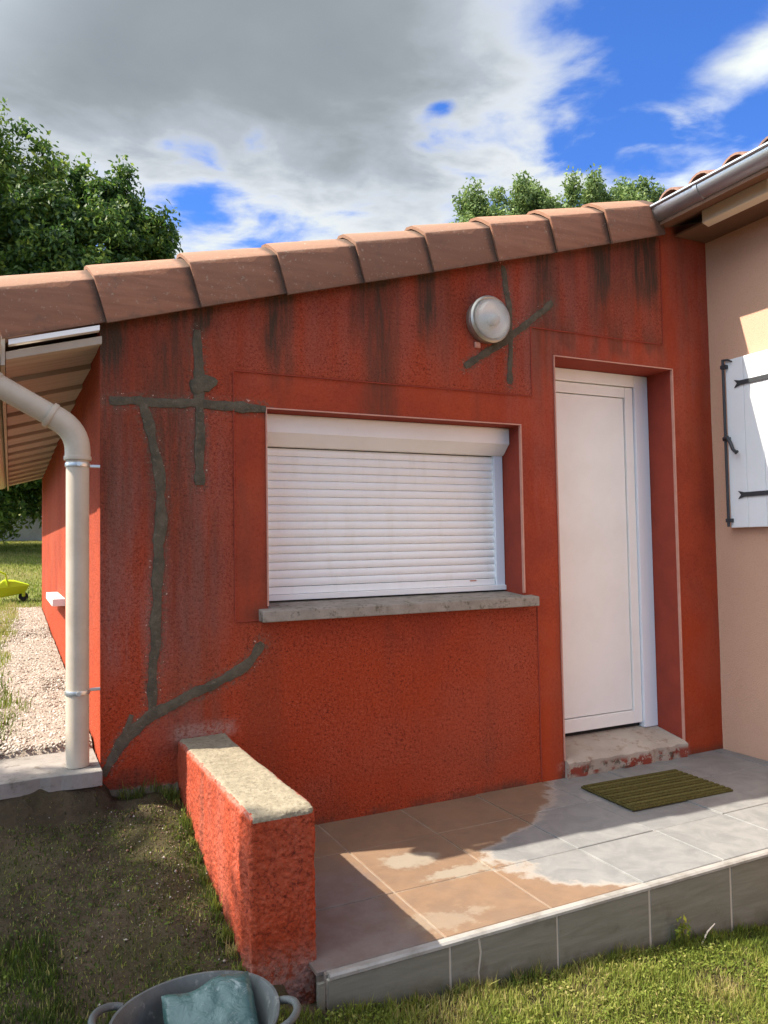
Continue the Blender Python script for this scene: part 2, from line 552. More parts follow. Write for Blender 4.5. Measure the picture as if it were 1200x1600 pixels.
m, nt, b = newmat('sand_plastic', rough=0.42, spec=0.4)
setc(nt, b, mixc(nt, sstep(nt, noise(nt, 6, 5, 0.65, gpos(nt)), 0.35, 0.75), (0.50, 0.415, 0.315), (0.42, 0.34, 0.255)))
M_PIPE = m
m, nt, b = newmat('zinc', rough=0.36, metal=0.85, spec=0.5)
setc(nt, b, mixc(nt, noise(nt, 7, 5, 0.65, gpos(nt)), (0.50, 0.52, 0.54), (0.38, 0.40, 0.42)))
M_ZINC = m
m, nt, b = newmat('steel_clip', (0.55, 0.55, 0.53), 0.35, 0.8)
M_CLIP = m

m, nt, b = newmat('soffit_paint', rough=0.7, spec=0.2)
p = gpos(nt)
st = nd(nt, 'ShaderNodeVectorMath', {0: p, 1: (2.0, 26.0, 2.0)}, operation='MULTIPLY').outputs[0]
setc(nt, b, mixc(nt, sstep(nt, noise(nt, 1, 5, 0.6, st), 0.3, 0.7), (0.46, 0.40, 0.325), (0.37, 0.315, 0.25)))
M_SOFFIT = m
m, nt, b = newmat('cream_board', rough=0.6, spec=0.2)
setc(nt, b, mixc(nt, noise(nt, 8, 4, 0.6, gpos(nt)), (0.76, 0.66, 0.52), (0.66, 0.56, 0.43)))
M_CREAM = m
m, nt, b = newmat('brown_soffit', rough=0.8, spec=0.1)
setc(nt, b, mixc(nt, noise(nt, 8, 4, 0.6, gpos(nt)), (0.20, 0.11, 0.07), (0.14, 0.08, 0.055)))
M_BROWN = m

# slate-look tiles with tracked brown cement slurry
m, nt, b = newmat('slate_tile', rough=0.46, spec=0.4)
p = gpos(nt)
oi = nd(nt, 'ShaderNodeObjectInfo').outputs['Random']
ve = noise(nt, 7, 6, 0.65, p, 1.2)
col = mixc(nt, sstep(nt, ve, 0.3, 0.7), (0.165, 0.165, 0.158), (0.235, 0.230, 0.215))
col = mixc(nt, mth(nt, 'MULTIPLY', oi, 0.25), col, (0.15, 0.155, 0.16))
col = mixc(nt, mth(nt, 'MULTIPLY', sstep(nt, noise(nt, 34, 5, 0.7, p), 0.55, 0.75), 0.35), col, (0.31, 0.30, 0.28))
sx_ = nd(nt, 'ShaderNodeSeparateXYZ', {0: p})
w1 = mth(nt, 'SUBTRACT', noise(nt, 3.2, 7, 0.68, p), 0.5)
w2 = mth(nt, 'SUBTRACT', noise(nt, 12, 5, 0.65, p), 0.5)
yn = mth(nt, 'MULTIPLY_ADD', sx_.outputs[1], 1 / 1.3, 1.0, clamp=True)      # -1.3..0 -> 0..1
lim = mth(nt, 'MULTIPLY', ramp(nt, yn, [(0.0, 0.62), (0.14, 0.565), (0.25, 0.50), (0.42, 0.475), (0.54, 0.47), (0.66, 0.60), (0.78, 0.66), (1.0, 0.74)]), 3.0)
sd = mth(nt, 'SUBTRACT', lim, sx_.outputs[0])
sd = mth(nt, 'ADD', sd, mth(nt, 'ADD', mth(nt, 'MULTIPLY', w1, 0.36), mth(nt, 'MULTIPLY', w2, 0.22)))
slur = sstep(nt, sd, -0.03, 0.045)


def ell(cx, cy, rx, ry, wob):
    dx = mth(nt, 'DIVIDE', mth(nt, 'SUBTRACT', sx_.outputs[0], cx), rx)
    dy = mth(nt, 'DIVIDE', mth(nt, 'SUBTRACT', sx_.outputs[1], cy), ry)
    r = mth(nt, 'SQRT', mth(nt, 'ADD', mth(nt, 'MULTIPLY', dx, dx), mth(nt, 'MULTIPLY', dy, dy)))
    r = mth(nt, 'ADD', r, mth(nt, 'MULTIPLY', mth(nt, 'ADD', w1, w2), wob))
    return sstep(nt, r, 1.08, 0.70)


bro = mixc(nt, sstep(nt, mth(nt, 'ADD', w1, w2), -0.2, 0.25), (0.215, 0.122, 0.060), (0.165, 0.096, 0.052))
pale = mth(nt, 'MAXIMUM', ell(1.10, -0.545, 0.125, 0.085, 1.8), ell(1.20, -0.72, 0.15, 0.045, 2.6))
pale = mth(nt, 'MAXIMUM', pale, mth(nt, 'MULTIPLY', ell(1.00, -1.02, 0.15, 0.07, 3.0), 0.5))
rim = mth(nt, 'SUBTRACT', sstep(nt, sd, -0.05, 0.0), sstep(nt, sd, 0.0, 0.05))
bro = mixc(nt, mth(nt, 'MULTIPLY', pale, 0.75), bro, (0.29, 0.25, 0.185))
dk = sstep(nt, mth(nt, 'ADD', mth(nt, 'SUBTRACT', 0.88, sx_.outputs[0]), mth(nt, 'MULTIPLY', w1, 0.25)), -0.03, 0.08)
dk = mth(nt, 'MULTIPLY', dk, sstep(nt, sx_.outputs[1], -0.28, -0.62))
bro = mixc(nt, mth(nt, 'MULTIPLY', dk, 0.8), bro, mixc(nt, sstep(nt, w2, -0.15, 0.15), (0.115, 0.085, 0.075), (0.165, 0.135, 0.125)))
col = mixc(nt, mth(nt, 'MULTIPLY', slur, 0.82), col, bro)
col = mixc(nt, mth(nt, 'MULTIPLY', rim, 0.55), col, (0.36, 0.32, 0.27))
setc(nt, b, col)
bump(nt, b, mth(nt, 'ADD', ve, mth(nt, 'MULTIPLY', noise(nt, 60, 4, 0.6, p), 0.4)), 0.25, 0.004)
M_TILE = m
M_JOINT = m.copy()
M_JOINT.name = 'tile_joint'
_nt = M_JOINT.node_tree
_b = _nt.nodes['Principled BSDF']
_c = _b.inputs['Base Color'].links[0].from_socket
_nt.links.new(mixc(_nt, 0.36, _c, mixc(_nt, sstep(_nt, noise(_nt, 5, 4, 0.7, gpos(_nt)), 0.35, 0.65), (0.40, 0.36, 0.30), (0.20, 0.175, 0.145))), _b.inputs['Base Color'])

m, nt, b = newmat('slate_riser', rough=0.6, spec=0.3)
p = gpos(nt)
oi = nd(nt, 'ShaderNodeObjectInfo').outputs['Random']
st = nd(nt, 'ShaderNodeVectorMath', {0: p, 1: (3.0, 3.0, 22.0)}, operation='MULTIPLY').outputs[0]
col = mixc(nt, sstep(nt, noise(nt, 1.5, 6, 0.65, st, 0.6), 0.3, 0.7), (0.135, 0.130, 0.102), (0.185, 0.178, 0.145))
col = mixc(nt, mth(nt, 'MULTIPLY', oi, 0.35), col, (0.15, 0.14, 0.115))
col = mixc(nt, mth(nt, 'MULTIPLY', sstep(nt, noise(nt, 5, 5, 0.7, p), 0.56, 0.72), 0.6), col, (0.09, 0.075, 0.055))
_q = nd(nt, 'ShaderNodeSeparateXYZ', {0: p})
_h = mth(nt, 'ADD', mth(nt, 'MULTIPLY_ADD', _q.outputs[0], 0.08, 0.085), _q.outputs[2])
_h = mth(nt, 'ADD', _h, mth(nt, 'MULTIPLY', mth(nt, 'SUBTRACT', noise(nt, 9, 6, 0.7, p), 0.5), 0.16))
col = mixc(nt, mth(nt, 'MULTIPLY', sstep(nt, _h, 0.075, 0.0), 0.75), col, (0.085, 0.075, 0.042))
setc(nt, b, col)
bump(nt, b, noise(nt, 1.2, 6, 0.65, st, 0.6), 0.35, 0.006)
M_RISER = m
m, nt, b = newmat('grout', rough=0.95, spec=0.1)
setc(nt, b, mixc(nt, noise(nt, 12, 5, 0.7, gpos(nt)), (0.46, 0.41, 0.34), (0.32, 0.28, 0.23)))
M_GROUT = m
m, nt, b = newmat('edge_trim', rough=0.45, spec=0.4)
setc(nt, b, mixc(nt, sstep(nt, noise(nt, 9, 5, 0.7, gpos(nt)), 0.4, 0.7), (0.30, 0.285, 0.26), (0.20, 0.185, 0.16)))
M_TRIM = m

# earth under the lawn
m, nt, b = newmat('earth', rough=1.0, spec=0.05)
p = gpos(nt)
col = mixc(nt, sstep(nt, noise(nt, 5, 7, 0.7, p), 0.32, 0.68), (0.050, 0.037, 0.023), (0.100, 0.074, 0.046))
col = mixc(nt, mth(nt, 'MULTIPLY', sstep(nt, noise(nt, 2.0, 4, 0.6, p), 0.45, 0.62), 0.5), col, (0.045, 0.048, 0.016))
far = sstep(nt, nd(nt, 'ShaderNodeSeparateXYZ', {0: p}).outputs[1], 5.0, 7.5)
col = mixc(nt, far, col, mixc(nt, sstep(nt, noise(nt, 1.4, 6, 0.7, p), 0.35, 0.65), (0.205, 0.185, 0.075), (0.13, 0.145, 0.045)))
setc(nt, b, col)
bump(nt, b, noise(nt, 40, 6, 0.7, p), 0.8, 0.02)
M_EARTH = m

m, nt, b = newmat('gravel_bed', rough=1.0, spec=0.05)
p = gpos(nt)
setc(nt, b, mixc(nt, sstep(nt, noise(nt, 45, 4, 0.7, p), 0.35, 0.65), (0.26, 0.21, 0.165), (0.40, 0.34, 0.28)))
bump(nt, b, noise(nt, 60, 4, 0.7, p), 0.9, 0.02)
M_GRAVBED = m


def tinted(name, stops, rough=0.8, trans=0.0, spec=0.2):
    m = bpy.data.materials.new(name)
    m.use_nodes = True
    nt = m.node_tree
    b = nt.nodes['Principled BSDF']
    b.inputs['Roughness'].default_value = rough
    b.inputs['Specular IOR Level'].default_value = spec
    c = ramp(nt, attr(nt, 'tint'), stops)
    setc(nt, b, c)
    if trans > 0:
        t = nd(nt, 'ShaderNodeBsdfTranslucent', {0: c})
        mx = nd(nt, 'ShaderNodeMixShader', {0: trans, 1: b.outputs[0], 2: t.outputs[0]})
        nt.links.new(mx.outputs[0], nt.nodes['Material Output'].inputs[0])
    return m


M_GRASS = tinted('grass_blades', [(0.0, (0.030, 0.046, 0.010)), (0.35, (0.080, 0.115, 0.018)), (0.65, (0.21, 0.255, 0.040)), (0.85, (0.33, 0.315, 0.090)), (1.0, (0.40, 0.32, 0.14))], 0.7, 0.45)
M_STONE = tinted('gravel_stones', [(0.0, (0.12, 0.095, 0.072)), (0.4, (0.26, 0.215, 0.165)), (0.75, (0.36, 0.315, 0.26)), (1.0, (0.52, 0.48, 0.42))], 0.95)
M_CHIP = tinted('rubble_chips', [(0.0, (0.08, 0.058, 0.038)), (0.45, (0.15, 0.11, 0.075)), (0.7, (0.24, 0.12, 0.085)), (0.85, (0.36, 0.31, 0.25)), (1.0, (0.58, 0.55, 0.49))], 0.95)
M_LEAF = tinted('tree_leaves', [(0.0, (0.022, 0.052, 0.016)), (0.4, (0.052, 0.112, 0.022)), (0.75, (0.125, 0.195, 0.028)), (1.0, (0.22, 0.27, 0.045))], 0.5, 0.45, 0.35)
M_LEAF2 = tinted('pale_leaves', [(0.0, (0.06, 0.11, 0.03)), (0.4, (0.14, 0.21, 0.055)), (0.75, (0.22, 0.29, 0.085)), (1.0, (0.30, 0.36, 0.11))], 0.55, 0.35, 0.35)
M_WEED = tinted('weed_leaves', [(0.0, (0.06, 0.12, 0.02)), (0.5, (0.19, 0.23, 0.03)), (1.0, (0.42, 0.40, 0.05))], 0.6, 0.35)
m, nt, b = newmat('bark', rough=0.95, spec=0.1)
setc(nt, b, mixc(nt, noise(nt, 12, 5, 0.7, gpos(nt)), (0.075, 0.058, 0.042), (0.13, 0.105, 0.08)))
M_BARK = m


# ------------------------------------------------------------------ ground
def gz(x, y):
    x = np.asarray(x, float)
    y = np.asarray(y, float)
    left = np.where(y > -1.0, 0.262 + 0.285 * (y + 0.1), 0.0055 + 0.22 * (y + 1.0))
    left = np.maximum(left, -0.30 + 0.02 * (y + 3))
    right = np.maximum(-0.085 - 0.08 * np.clip(x, -1, 4) + 0.12 * (y + 1.15), -0.55)
    t = smooth(x, 0.15, 0.75)
    front = left * (1 - t) + right * t
    back = 0.40 + 0.028 * np.clip(y, -0.2, 6.5) + 0.07 * np.clip(y - 6.5, 0, 13.5) + 0.10 * np.clip(y - 20, 0, 60)
    # the step at the concrete pad
    s = smooth(y, -0.16, -0.10) * np.where(y < 0.3, smooth(x, 0.03, -0.02), 1.0)
    return front * (1 - s) + back * s


def axis(parts):
    out = []
    for a, b, n in parts:
        out += list(np.linspace(a, b, n, endpoint=False))
    out.append(parts[-1][1])
    return np.array(out)


gx = axis([(-260, -20, 16), (-20, -2, 30), (-2, 4, 150), (4, 20, 20), (20, 260, 16)])
gy = axis([(-260, -12, 14), (-12, -3, 18), (-3, 0.2, 110), (0.2, 8, 60), (8, 24, 40), (24, 300, 24)])
X, Y = np.meshgrid(gx, gy, indexing='ij')
Z = gz(X, Y) + (fbm2(X * 4, Y * 4, 4) - 0.5) * 0.035 * smooth(np.abs(Y + 1), 4.0, 0.5) + (fbm2(X * 22, Y * 22, 3) - 0.5) * 0.022 * smooth(np.abs(Y), 3.2, 2.0)
# nothing pokes through the terrace
Z = np.where((X > 0.42) & (X < 3.9) & (Y > -1.13) & (Y < 0.6), np.minimum(Z, -0.12), Z)
Z = np.where((X < 0.05) & (X > -0.98) & (Y > -0.115) & (Y < 0.22), np.minimum(Z, 0.33), Z)
Z = np.where((X > 0.05) & (Y > -0.05) & (Y < 7), np.minimum(Z, 0.1), Z)
nx, ny = X.shape
I = np.arange(nx * ny).reshape(nx, ny)
F = np.stack([I[:-1, :-1], I[1:, :-1], I[1:, 1:], I[:-1, 1:]], -1).reshape(-1, 4)
me = mesh_np('ground', np.stack([X, Y, Z], -1).reshape(-1, 3), F, True)
ground = put('ground', me, M_EARTH)
tag(ground, 'lawn and bare earth sloping down from the house', 'ground', kind='structure')

# gravel strip along the side wall
gx2 = np.linspace(-0.62, -0.005, 22)
gy2 = np.linspace(0.236, 6.6, 130)
X, Y = np.meshgrid(gx2, gy2, indexing='ij')
Z = gz(X, Y) + 0.018 + (fbm2(X * 14, Y * 14, 3) - 0.5) * 0.02 - 0.05 * smooth(X, -0.42, -0.62) - 0.03 * smooth(fbm2(X * 3, Y * 1.2), 0.55, 0.75) - 0.05 * smooth(Y, 0.30, 0.236)
nx, ny = X.shape
I = np.arange(nx * ny).reshape(nx, ny)
F = np.stack([I[:-1, :-1], I[1:, :-1], I[1:, 1:], I[:-1, 1:]], -1).reshape(-1, 4)
gb = put('gravel_path', mesh_np('gravel_path', np.stack([X, Y, Z], -1).reshape(-1, 3), F, True), M_GRAVBED)
tag(gb, 'pale gravel strip beside the red side wall', 'path', kind='structure')

# concrete pad under the drainpipe
mb = MB()
n = 26
pts_f = []
for i in range(n + 1):
    x = -0.95 + i * (0.945 / n)
    pts_f.append((x, -0.128 + 0.006 * math.sin(i * 0.7) + random.uniform(-0.003, 0.003)))
poly = pts_f + [(-0.006, 0.24), (-0.95, 0.24)]
mb.prism(poly, 'z', 0.345, 0.402)
pad = mb.build('concrete_pad', M_PAD, bevel=0.002, seg=1)
tag(pad, 'weathered concrete pad at the foot of the drainpipe', 'pad', kind='structure')
mb = MB()
mb.box((-0.9, -0.105, 0.1), (-0.004, 0.18, 0.344))
fo = mb.build('footing', M_RED, pad, bevel=0.01)

# ------------------------------------------------------------------ the red lean-to house
house = empty('lean_to_house', (1.6, 0.0, 0.0))
tag(house, 'red rendered lean-to with sloping tiled verge, white door, closed roller shutter and grey mortar repairs', 'house')
house.location = (0, 0, 0)
WX = 3.502
RS = 0.2805                                    # roof slope


def zv(x):                                     # underside of the verge tiles
    return 2.155 + RS * np.asarray(x)


WIN = (0.699, 2.080, 0.955, 1.861)
DOOR = (2.314, 3.1825, 0.02, 2.250)


def lines(a, b, step, breaks):
    pts = sorted(set([a, b] + [t for t in breaks if a < t < b]))
    out = []
    for p0, p1 in zip(pts[:-1], pts[1:]):
        k = max(1, int(round((p1 - p0) / step)))
        out += list(np.linspace(p0, p1, k, endpoint=False))
    return np.array(out + [b])


xs = lines(0.0, WX, 0.014, [WIN[0], WIN[1], DOOR[0], DOOR[1], 0.55, 2.16])
zs = lines(-0.35, 2.262, 0.014, [WIN[2], WIN[3], DOOR[2], DOOR[3]])
nt_ = len(zs)
top = np.linspace(0, 1, 62)[1:]
Xg = np.repeat(xs[:, None], nt_ + len(top), 1)
Zg = np.zeros_like(Xg)
Zg[:, :nt_] = zs[None, :]
zt = np.where(xs < 0.02, 2.262, zv(xs) + 0.10)
zt = np.maximum(zv(xs) + 0.06, 2.262 - 0.0)
Zg[:, nt_:] = 2.262 + (zt[:, None] - 2.262) * top[None, :]
# the left end tapers under the tile: squeeze rows so they never rise past the verge
lim = zv(xs) + 0.06
Zg = np.minimum(Zg, lim[:, None])
Yg = (fbm2(Xg * 6, Zg * 6, 4) - 0.5) * 0.006
I = np.arange(Xg.size).reshape(Xg.shape)
xc = 0.5 * (xs[:-1] + xs[1:])
keep = np.ones((len(xs) - 1, Xg.shape[1] - 1), bool)
zc_ = 0.25 * (Zg[:-1, :-1] + Zg[1:, :-1] + Zg[:-1, 1:] + Zg[1:, 1:])
for x0, x1, z0, z1 in (WIN, DOOR):
    keep &= ~((xc[:, None] > x0) & (xc[:, None] < x1) & (zc_ > z0) & (zc_ < z1))
keep &= (np.abs(Zg[:-1, 1:] - Zg[:-1, :-1]) + np.abs(Zg[1:, 1:] - Zg[1:, :-1])) > 1e-5
F = np.stack([I[:-1, :-1], I[1:, :-1], I[1:, 1:], I[:-1, 1:]], -1)[keep]
x_, z_ = Xg.ravel(), Zg.ravel()
depth = zv(x_) - z_                            # distance below the verge
# streaks below each verge joint
soot = np.zeros_like(x_)
JO = [0.02 + 0.38 * k for k in range(9)]
for xj, w, ln, a in [(JO[1] + 0.01, 0.030, 0.14, 0.75), (JO[2] - .02, 0.052, 0.46, 0.66), (JO[3] + .0, 0.036, 0.34, 0.55), (JO[4] - .01, 0.045, 0.44, 0.78), (JO[5] + .01, 0.028, 0.16, 0.6),
                     (JO[6] - 0.05, 0.052, 0.52, 0.72), (JO[6] + 0.0, 0.02, 0.42, 0.45), (JO[7] - 0.01, 0.050, 0.46, 0.98), (2.84, 0.05, 0.30, 0.40), (2.945, 0.042, 0.50, 0.85),
                     (3.035, 0.050, 0.55, 1.02), (2.25, 0.08, 0.85, 0.50), (2.62, 0.05, 0.66, 0.45), (2.80, 0.10, 0.62, 0.40), (0.30, 0.035, 0.9, 0.22), (1.25, 0.05, 0.62, 0.30), (1.62, 0.05, 0.62, 0.30), (0.03, 0.05, 0.25, 0.45)]:
    w = w * 1.35
    wob = (vn2(z_ * 9 + xj * 31, np.full_like(z_, xj * 7)) - 0.5) * 0.03
    lnn = ln * (0.75 + 0.5 * vn2(x_ * 45, np.full_like(x_, xj * 13)))
    soot = np.maximum(soot, a * np.exp(-((x_ - xj + wob) / w) ** 4) * smooth(depth, lnn, lnn * 0.35))
soot = soot * (0.84 + 0.55 * fbm2(x_ * 26, z_ * 7, 4))
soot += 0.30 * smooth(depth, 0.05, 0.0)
broad = fbm2(x_ * 5.5 + 2, z_ * 0.55 + 7, 4)
soot += 0.28 * smooth(broad, 0.50, 0.70) * smooth(z_, 0.9, 1.6) + 0.20 * smooth(broad, 0.52, 0.70)
soot += 0.17 * smooth(x_, 0.75, 0.1) * smooth(fbm2(x_ * 9 + 11, z_ * 1.0 + 3, 4), 0.46, 0.66)
soot += 0.22 * smooth(z_, 0.35, 0.0) * smooth(fbm2(x_ * 3, z_ * 4, 4), 0.40, 0.62)
# grime over the door head
soot += 0.45 * smooth(np.abs(x_ - 2.70), 0.5, 0.3) * smooth(z_, 2.26, 2.33) * smooth(z_, 2.56, 2.36) * smooth(fbm2(x_ * 12, z_ * 4, 4), 0.42, 0.62)
# damp foot of the wall
foot = np.where(x_ < 0.42, 0.25, 0.0)
soot += 0.55 * smooth(z_ - foot, 0.055, 0.0) * smooth(fbm2(x_ * 9, z_ * 9, 3), 0.32, 0.6)
soot += 0.50 * smooth(x_, 0.62, 0.0) * smooth(z_, 0.62, 0.30) * smooth(fbm2(x_ * 7, z_ * 7, 4), 0.40, 0.62)
soot += 0.20 * np.exp(-((x_ - 0.03) / 0.05) ** 2) * smooth(z_, 1.2, 2.1)
soot += 0.30 * np.exp(-((x_ - 0.72) / 0.12) ** 2) * smooth(z_, 0.90, 0.94) * smooth(z_, 1.02, 0.96)
wash = 0.95 * np.exp(-((x_ - 0.055) / 0.06) ** 2) * smooth(z_, 0.7, 1.0) * smooth(z_, 2.0, 1.6)
wash += 0.85 * smooth(x_, 0.62, 0.36) * smooth(z_, 0.55, 0.95) * smooth(z_, 2.0, 1.75)
wash += 0.35 * smooth(z_, 1.9, 2.2)
wash += 0.25 * smooth(np.abs(x_ - 2.2), 0.4, 0.1) * smooth(z_, 1.0, 1.6)
wash += 0.75 * np.exp(-((x_ - 0.36) / 0.16) ** 2) * np.exp(-((z_ - 0.50) / 0.10) ** 2)
bare = 0.42 * smooth(np.abs(x_ - 0.415), 0.16, 0.10) * smooth(z_, 0.43, 0.46) * smooth(z_, 0.53, 0.48)
bare += 0.7 * smooth(np.abs(x_ - 0.12), 0.2, 0.1) * smooth(z_, 0.29, 0.262)
bare += 0.8 * smooth(np.abs(x_ - 2.75), 0.5, 0.42) * smooth(z_, 0.09, 0.07) * smooth(fbm2(x_ * 14, z_ * 14), 0.45, 0.6)
plain = np.zeros_like(x_)
plain = np.maximum(plain, (x_ > 2.16) & (z_ < 2.392))
plain = np.maximum(plain, (x_ > 3.12))
plain = np.maximum(plain, (x_ > 0.55) & (x_ < 2.17) & (z_ < 2.02) & (z_ > 0.925) & ((x_ < 0.705) | (z_ > 1.85) | (x_ > 2.07)))
# smooth trowelled bands stand a hair behind the sprayed field
Yg = Yg + (plain.reshape(Xg.shape) * 0.004)
V = np.stack([Xg, Yg, Zg], -1).reshape(-1, 3)
me = mesh_np('facade_wall', V, F, True)
STRIPS = [([(0.036, 1.855), (0.198, 1.858), (0.384, 1.864), (0.697, 1.862)], 0.044), ([(0.392, 2.185), (0.404, 1.98), (0.403, 1.84), (0.398, 1.515)], 0.046),
          ([(0.168, 1.845), (0.205, 1.70), (0.231, 1.56), (0.241, 1.43), (0.235, 1.319), (0.221, 0.974), (0.205, 0.70), (0.196, 0.575)], 0.047),
          ([(0.672, 0.826), (0.620, 0.755), (0.541, 0.696), (0.363, 0.630), (0.201, 0.562), (0.112, 0.508), (0.060, 0.425), (0.012, 0.345)], 0.050),
          ([(1.994, 2.700), (2.012, 2.58), (2.034, 2.43), (2.028, 2.25), (2.020, 2.076)], 0.036), ([(2.312, 2.545), (2.20, 2.455), (2.042, 2.333), (1.90, 2.245), (1.747, 2.142)], 0.042)]
smear = np.zeros_like(x_)
for pl, w in STRIPS:
    for (ax_, az_), (bx_, bz_) in zip(pl[:-1], pl[1:]):
        dx_, dz_ = bx_ - ax_, bz_ - az_
        tt = np.clip(((x_ - ax_) * dx_ + (z_ - az_) * dz_) / (dx_ * dx_ + dz_ * dz_), 0, 1)
        dd = np.hypot(x_ - ax_ - tt * dx_, z_ - az_ - tt * dz_)
        smear = np.maximum(smear, smooth(dd, w * 0.5 + 0.034, w * 0.5 - 0.004) * (0.45 + 0.9 * fbm2(x_ * 11, z_ * 11, 3)))
vattr(me, 'smear', np.clip(smear, 0, 1))
for nme, arr in (('soot', soot), ('wash', wash), ('bare', bare), ('plain', plain)):
    vattr(me, nme, np.clip(arr, 0, 1))
put('facade_wall', me, M_RED, house)

# narrow return of the facade slab and the side wall behind a dark joint
mb = MB()
mb.add([(0.0, 0.0, 0.0), (0.0, 0.125, 0.0), (0.0, 0.125, 2.20), (0.0, 0.0, 2.20), (0.06, 0.125, 0.0), (0.06, 0.125, 2.2)], [(0, 1, 2, 3), (1, 4, 5, 2)])
mb.build('facade_return', M_RED, house)
mb = MB()
mb.box((0.005, 0.165, -0.1), (0.25, 6.55, 2.145))
mb.build('side_wall', M_RED, house)
mb = MB()
mb.box((0.05, 0.126, 0.0), (0.06, 0.164, 2.14))
mb.build('wall_joint', M_DARK, house)
mb = MB()                                        # body of the building behind the facade
mb.box((0.26, 0.42, -0.1), (WX + 0.3, 6.5, 2.10))
mb.build('inner_wall', M_RED, house)
mb = MB()
mb.prism([(0.26, 2.101), (3.6, 2.101), (3.6, 3.08), (0.26, 2.14)], 'y', 0.42, 6.5)
mb.build('inner_gable', M_RED, house)

# reveals
mb = MB()
x0, x1, z0, z1 = WIN
mb.add([(x0, 0, z0), (x0, .26, z0), (x0, .26, z1), (x0, 0, z1)], [(0, 1, 2, 3)])
mb.add([(x1, 0, z0), (x1, .26, z0), (x1, .26, z1), (x1, 0, z1)], [(3, 2, 1, 0)])
mb.add([(x0, 0, z1), (x1, 0, z1), (x1, .26, z1), (x0, .26, z1)], [(0, 1, 2, 3)])
mb.build('window_reveal', M_REDSM, house)
mb = MB()
x0, x1, z0, z1 = DOOR
mb.add([(x0, 0, z0), (x0, .30, z0), (x0, .30, z1), (x0, 0, z1)], [(0, 1, 2, 3)])
mb.add([(x1, 0, z0), (x1, .30, z0), (x1, .30, z1), (x1, 0, z1)], [(3, 2, 1, 0)])
mb.add([(x0, 0, z1), (x1, 0, z1), (x1, .30, z1), (x0, .30, z1)], [(0, 1, 2, 3)])
mb.build('door_reveal', M_REDSM, house)

# thin corner beads round the openings
for (x0, x1, z0, z1), zb in ((WIN, 0.985), (DOOR, 0.09)):
    t = 0.007
    MB().box((x0 - 0.003, -0.0045, zb), (x0 + t * 0.4, 0.012, z1)).build('corner_bead', M_BEAD, house, bevel=0.0012)
    MB().box((x1 - t * 0.4, -0.0045, zb), (x1 + 0.006, 0.012, z1)).build('corner_bead', M_BEAD, house, bevel=0.0012)
    MB().box((x0 - 0.003, -0.0045, z1 + 0.0005), (x1 + 0.006, 0.012, z1 + t)).build('corner_bead', M_BEAD, house, bevel=0.0012)
# scored lines at the edge of the smooth bands
for a, b2 in (((0.55, 2.019), (2.163, 2.024)), ((2.158, 2.024), (2.163, 2.391)), ((2.158, 2.391), (3.10, 2.396)), ((0.549, 0.925), (0.553, 2.019)), ((0.55, 0.922), (0.655, 0.926)), ((2.158, 0.02), (2.163, 0.915)), ((3.118, 2.397), (3.122, 3.02))):
    MB().box((a[0], -0.0035, a[1]), (b2[0], 0.006, b2[1])).build('band_edge', M_REDSM, house, bevel=0.001)


# ---- mortar repairs: trowelled into chased cracks
def strip(pts, w, name='mortar_repair', seed=0):
    P = [np.array(p, float) for p in pts]
    samples = []
    for a, b2 in zip(P[:-1], P[1:]):
        k = max(2, int(np.linalg.norm(b2 - a) / 0.02))
        for i in range(k):
            samples.append(a + (b2 - a) * i / k)
    samples.append(P[-1])
    samples = np.array(samples)
    # light smoothing of the bends
    for _ in range(3):
        samples[1:-1] = 0.25 * samples[:-2] + 0.5 * samples[1:-1] + 0.25 * samples[2:]
    vs = []
    fs = []
    n = len(samples)
    prof = [(-0.5, 0.004), (-0.45, -0.0025), (-0.2, -0.0042), (0.2, -0.0042), (0.45, -0.0025), (0.5, 0.004)]
    for i, s in enumerate(samples):
        t = samples[min(i + 1, n - 1)] - samples[max(i - 1, 0)]
        t /= np.linalg.norm(t)
        nn = np.array([-t[1], t[0]])
        ww = w * (0.92 + 0.46 * (vn2(i * 0.40 + seed * 9.1, seed * 3.3) - 0.5) + 0.30 * (vn2(i * 1.3 + seed * 2, seed) - 0.5))
        if i in (0, n - 1):
            ww *= 0.80
        off = (vn2(i * 0.25 + seed * 4.7, 9.0) - 0.5) * w * 0.20
        for u, yy in prof:
            q2 = s + nn * (u * ww + off)
            vs.append((q2[0], yy - 0.0015 * float(vn2(i * 0.8, u * 7 + seed)), q2[1]))
    k = len(prof)
    for i in range(n - 1):
        for j in range(k - 1):
            fs.append((i * k + j, i * k + j + 1, (i + 1) * k + j + 1, (i + 1) * k + j))
    fs.append(tuple(range(k)))
    fs.append(tuple((n - 1) * k + j for j in range(k))[::-1])
    return MB().add(vs, fs).build(name, M_MORTAR, house, smoothf=True)


strip([(0.036, 1.855), (0.198, 1.858), (0.384, 1.864), (0.697, 1.862)], 0.044, seed=1)
strip([(0.392, 2.185), (0.404, 1.98), (0.403, 1.84), (0.398, 1.515)], 0.046, seed=2)
strip([(0.168, 1.845), (0.205, 1.70), (0.231, 1.56), (0.241, 1.43), (0.235, 1.319), (0.221, 0.974), (0.205, 0.70), (0.196, 0.575)], 0.047, seed=3)
strip([(0.672, 0.826), (0.620, 0.755), (0.541, 0.696), (0.363, 0.630), (0.201, 0.562), (0.112, 0.508), (0.060, 0.425), (0.012, 0.345)], 0.050, seed=4)
strip([(0.120, 0.575), (0.098, 0.520), (0.082, 0.47)], 0.024, seed=8)
strip([(1.994, 2.700), (2.012, 2.58), (2.034, 2.43), (2.028, 2.25), (2.020, 2.076)], 0.036, seed=5)
strip([(2.312, 2.545), (2.20, 2.455), (2.042, 2.333), (1.90, 2.245), (1.747, 2.142)], 0.042, seed=6)
vs = []                                         # the daub over the old fixing hole
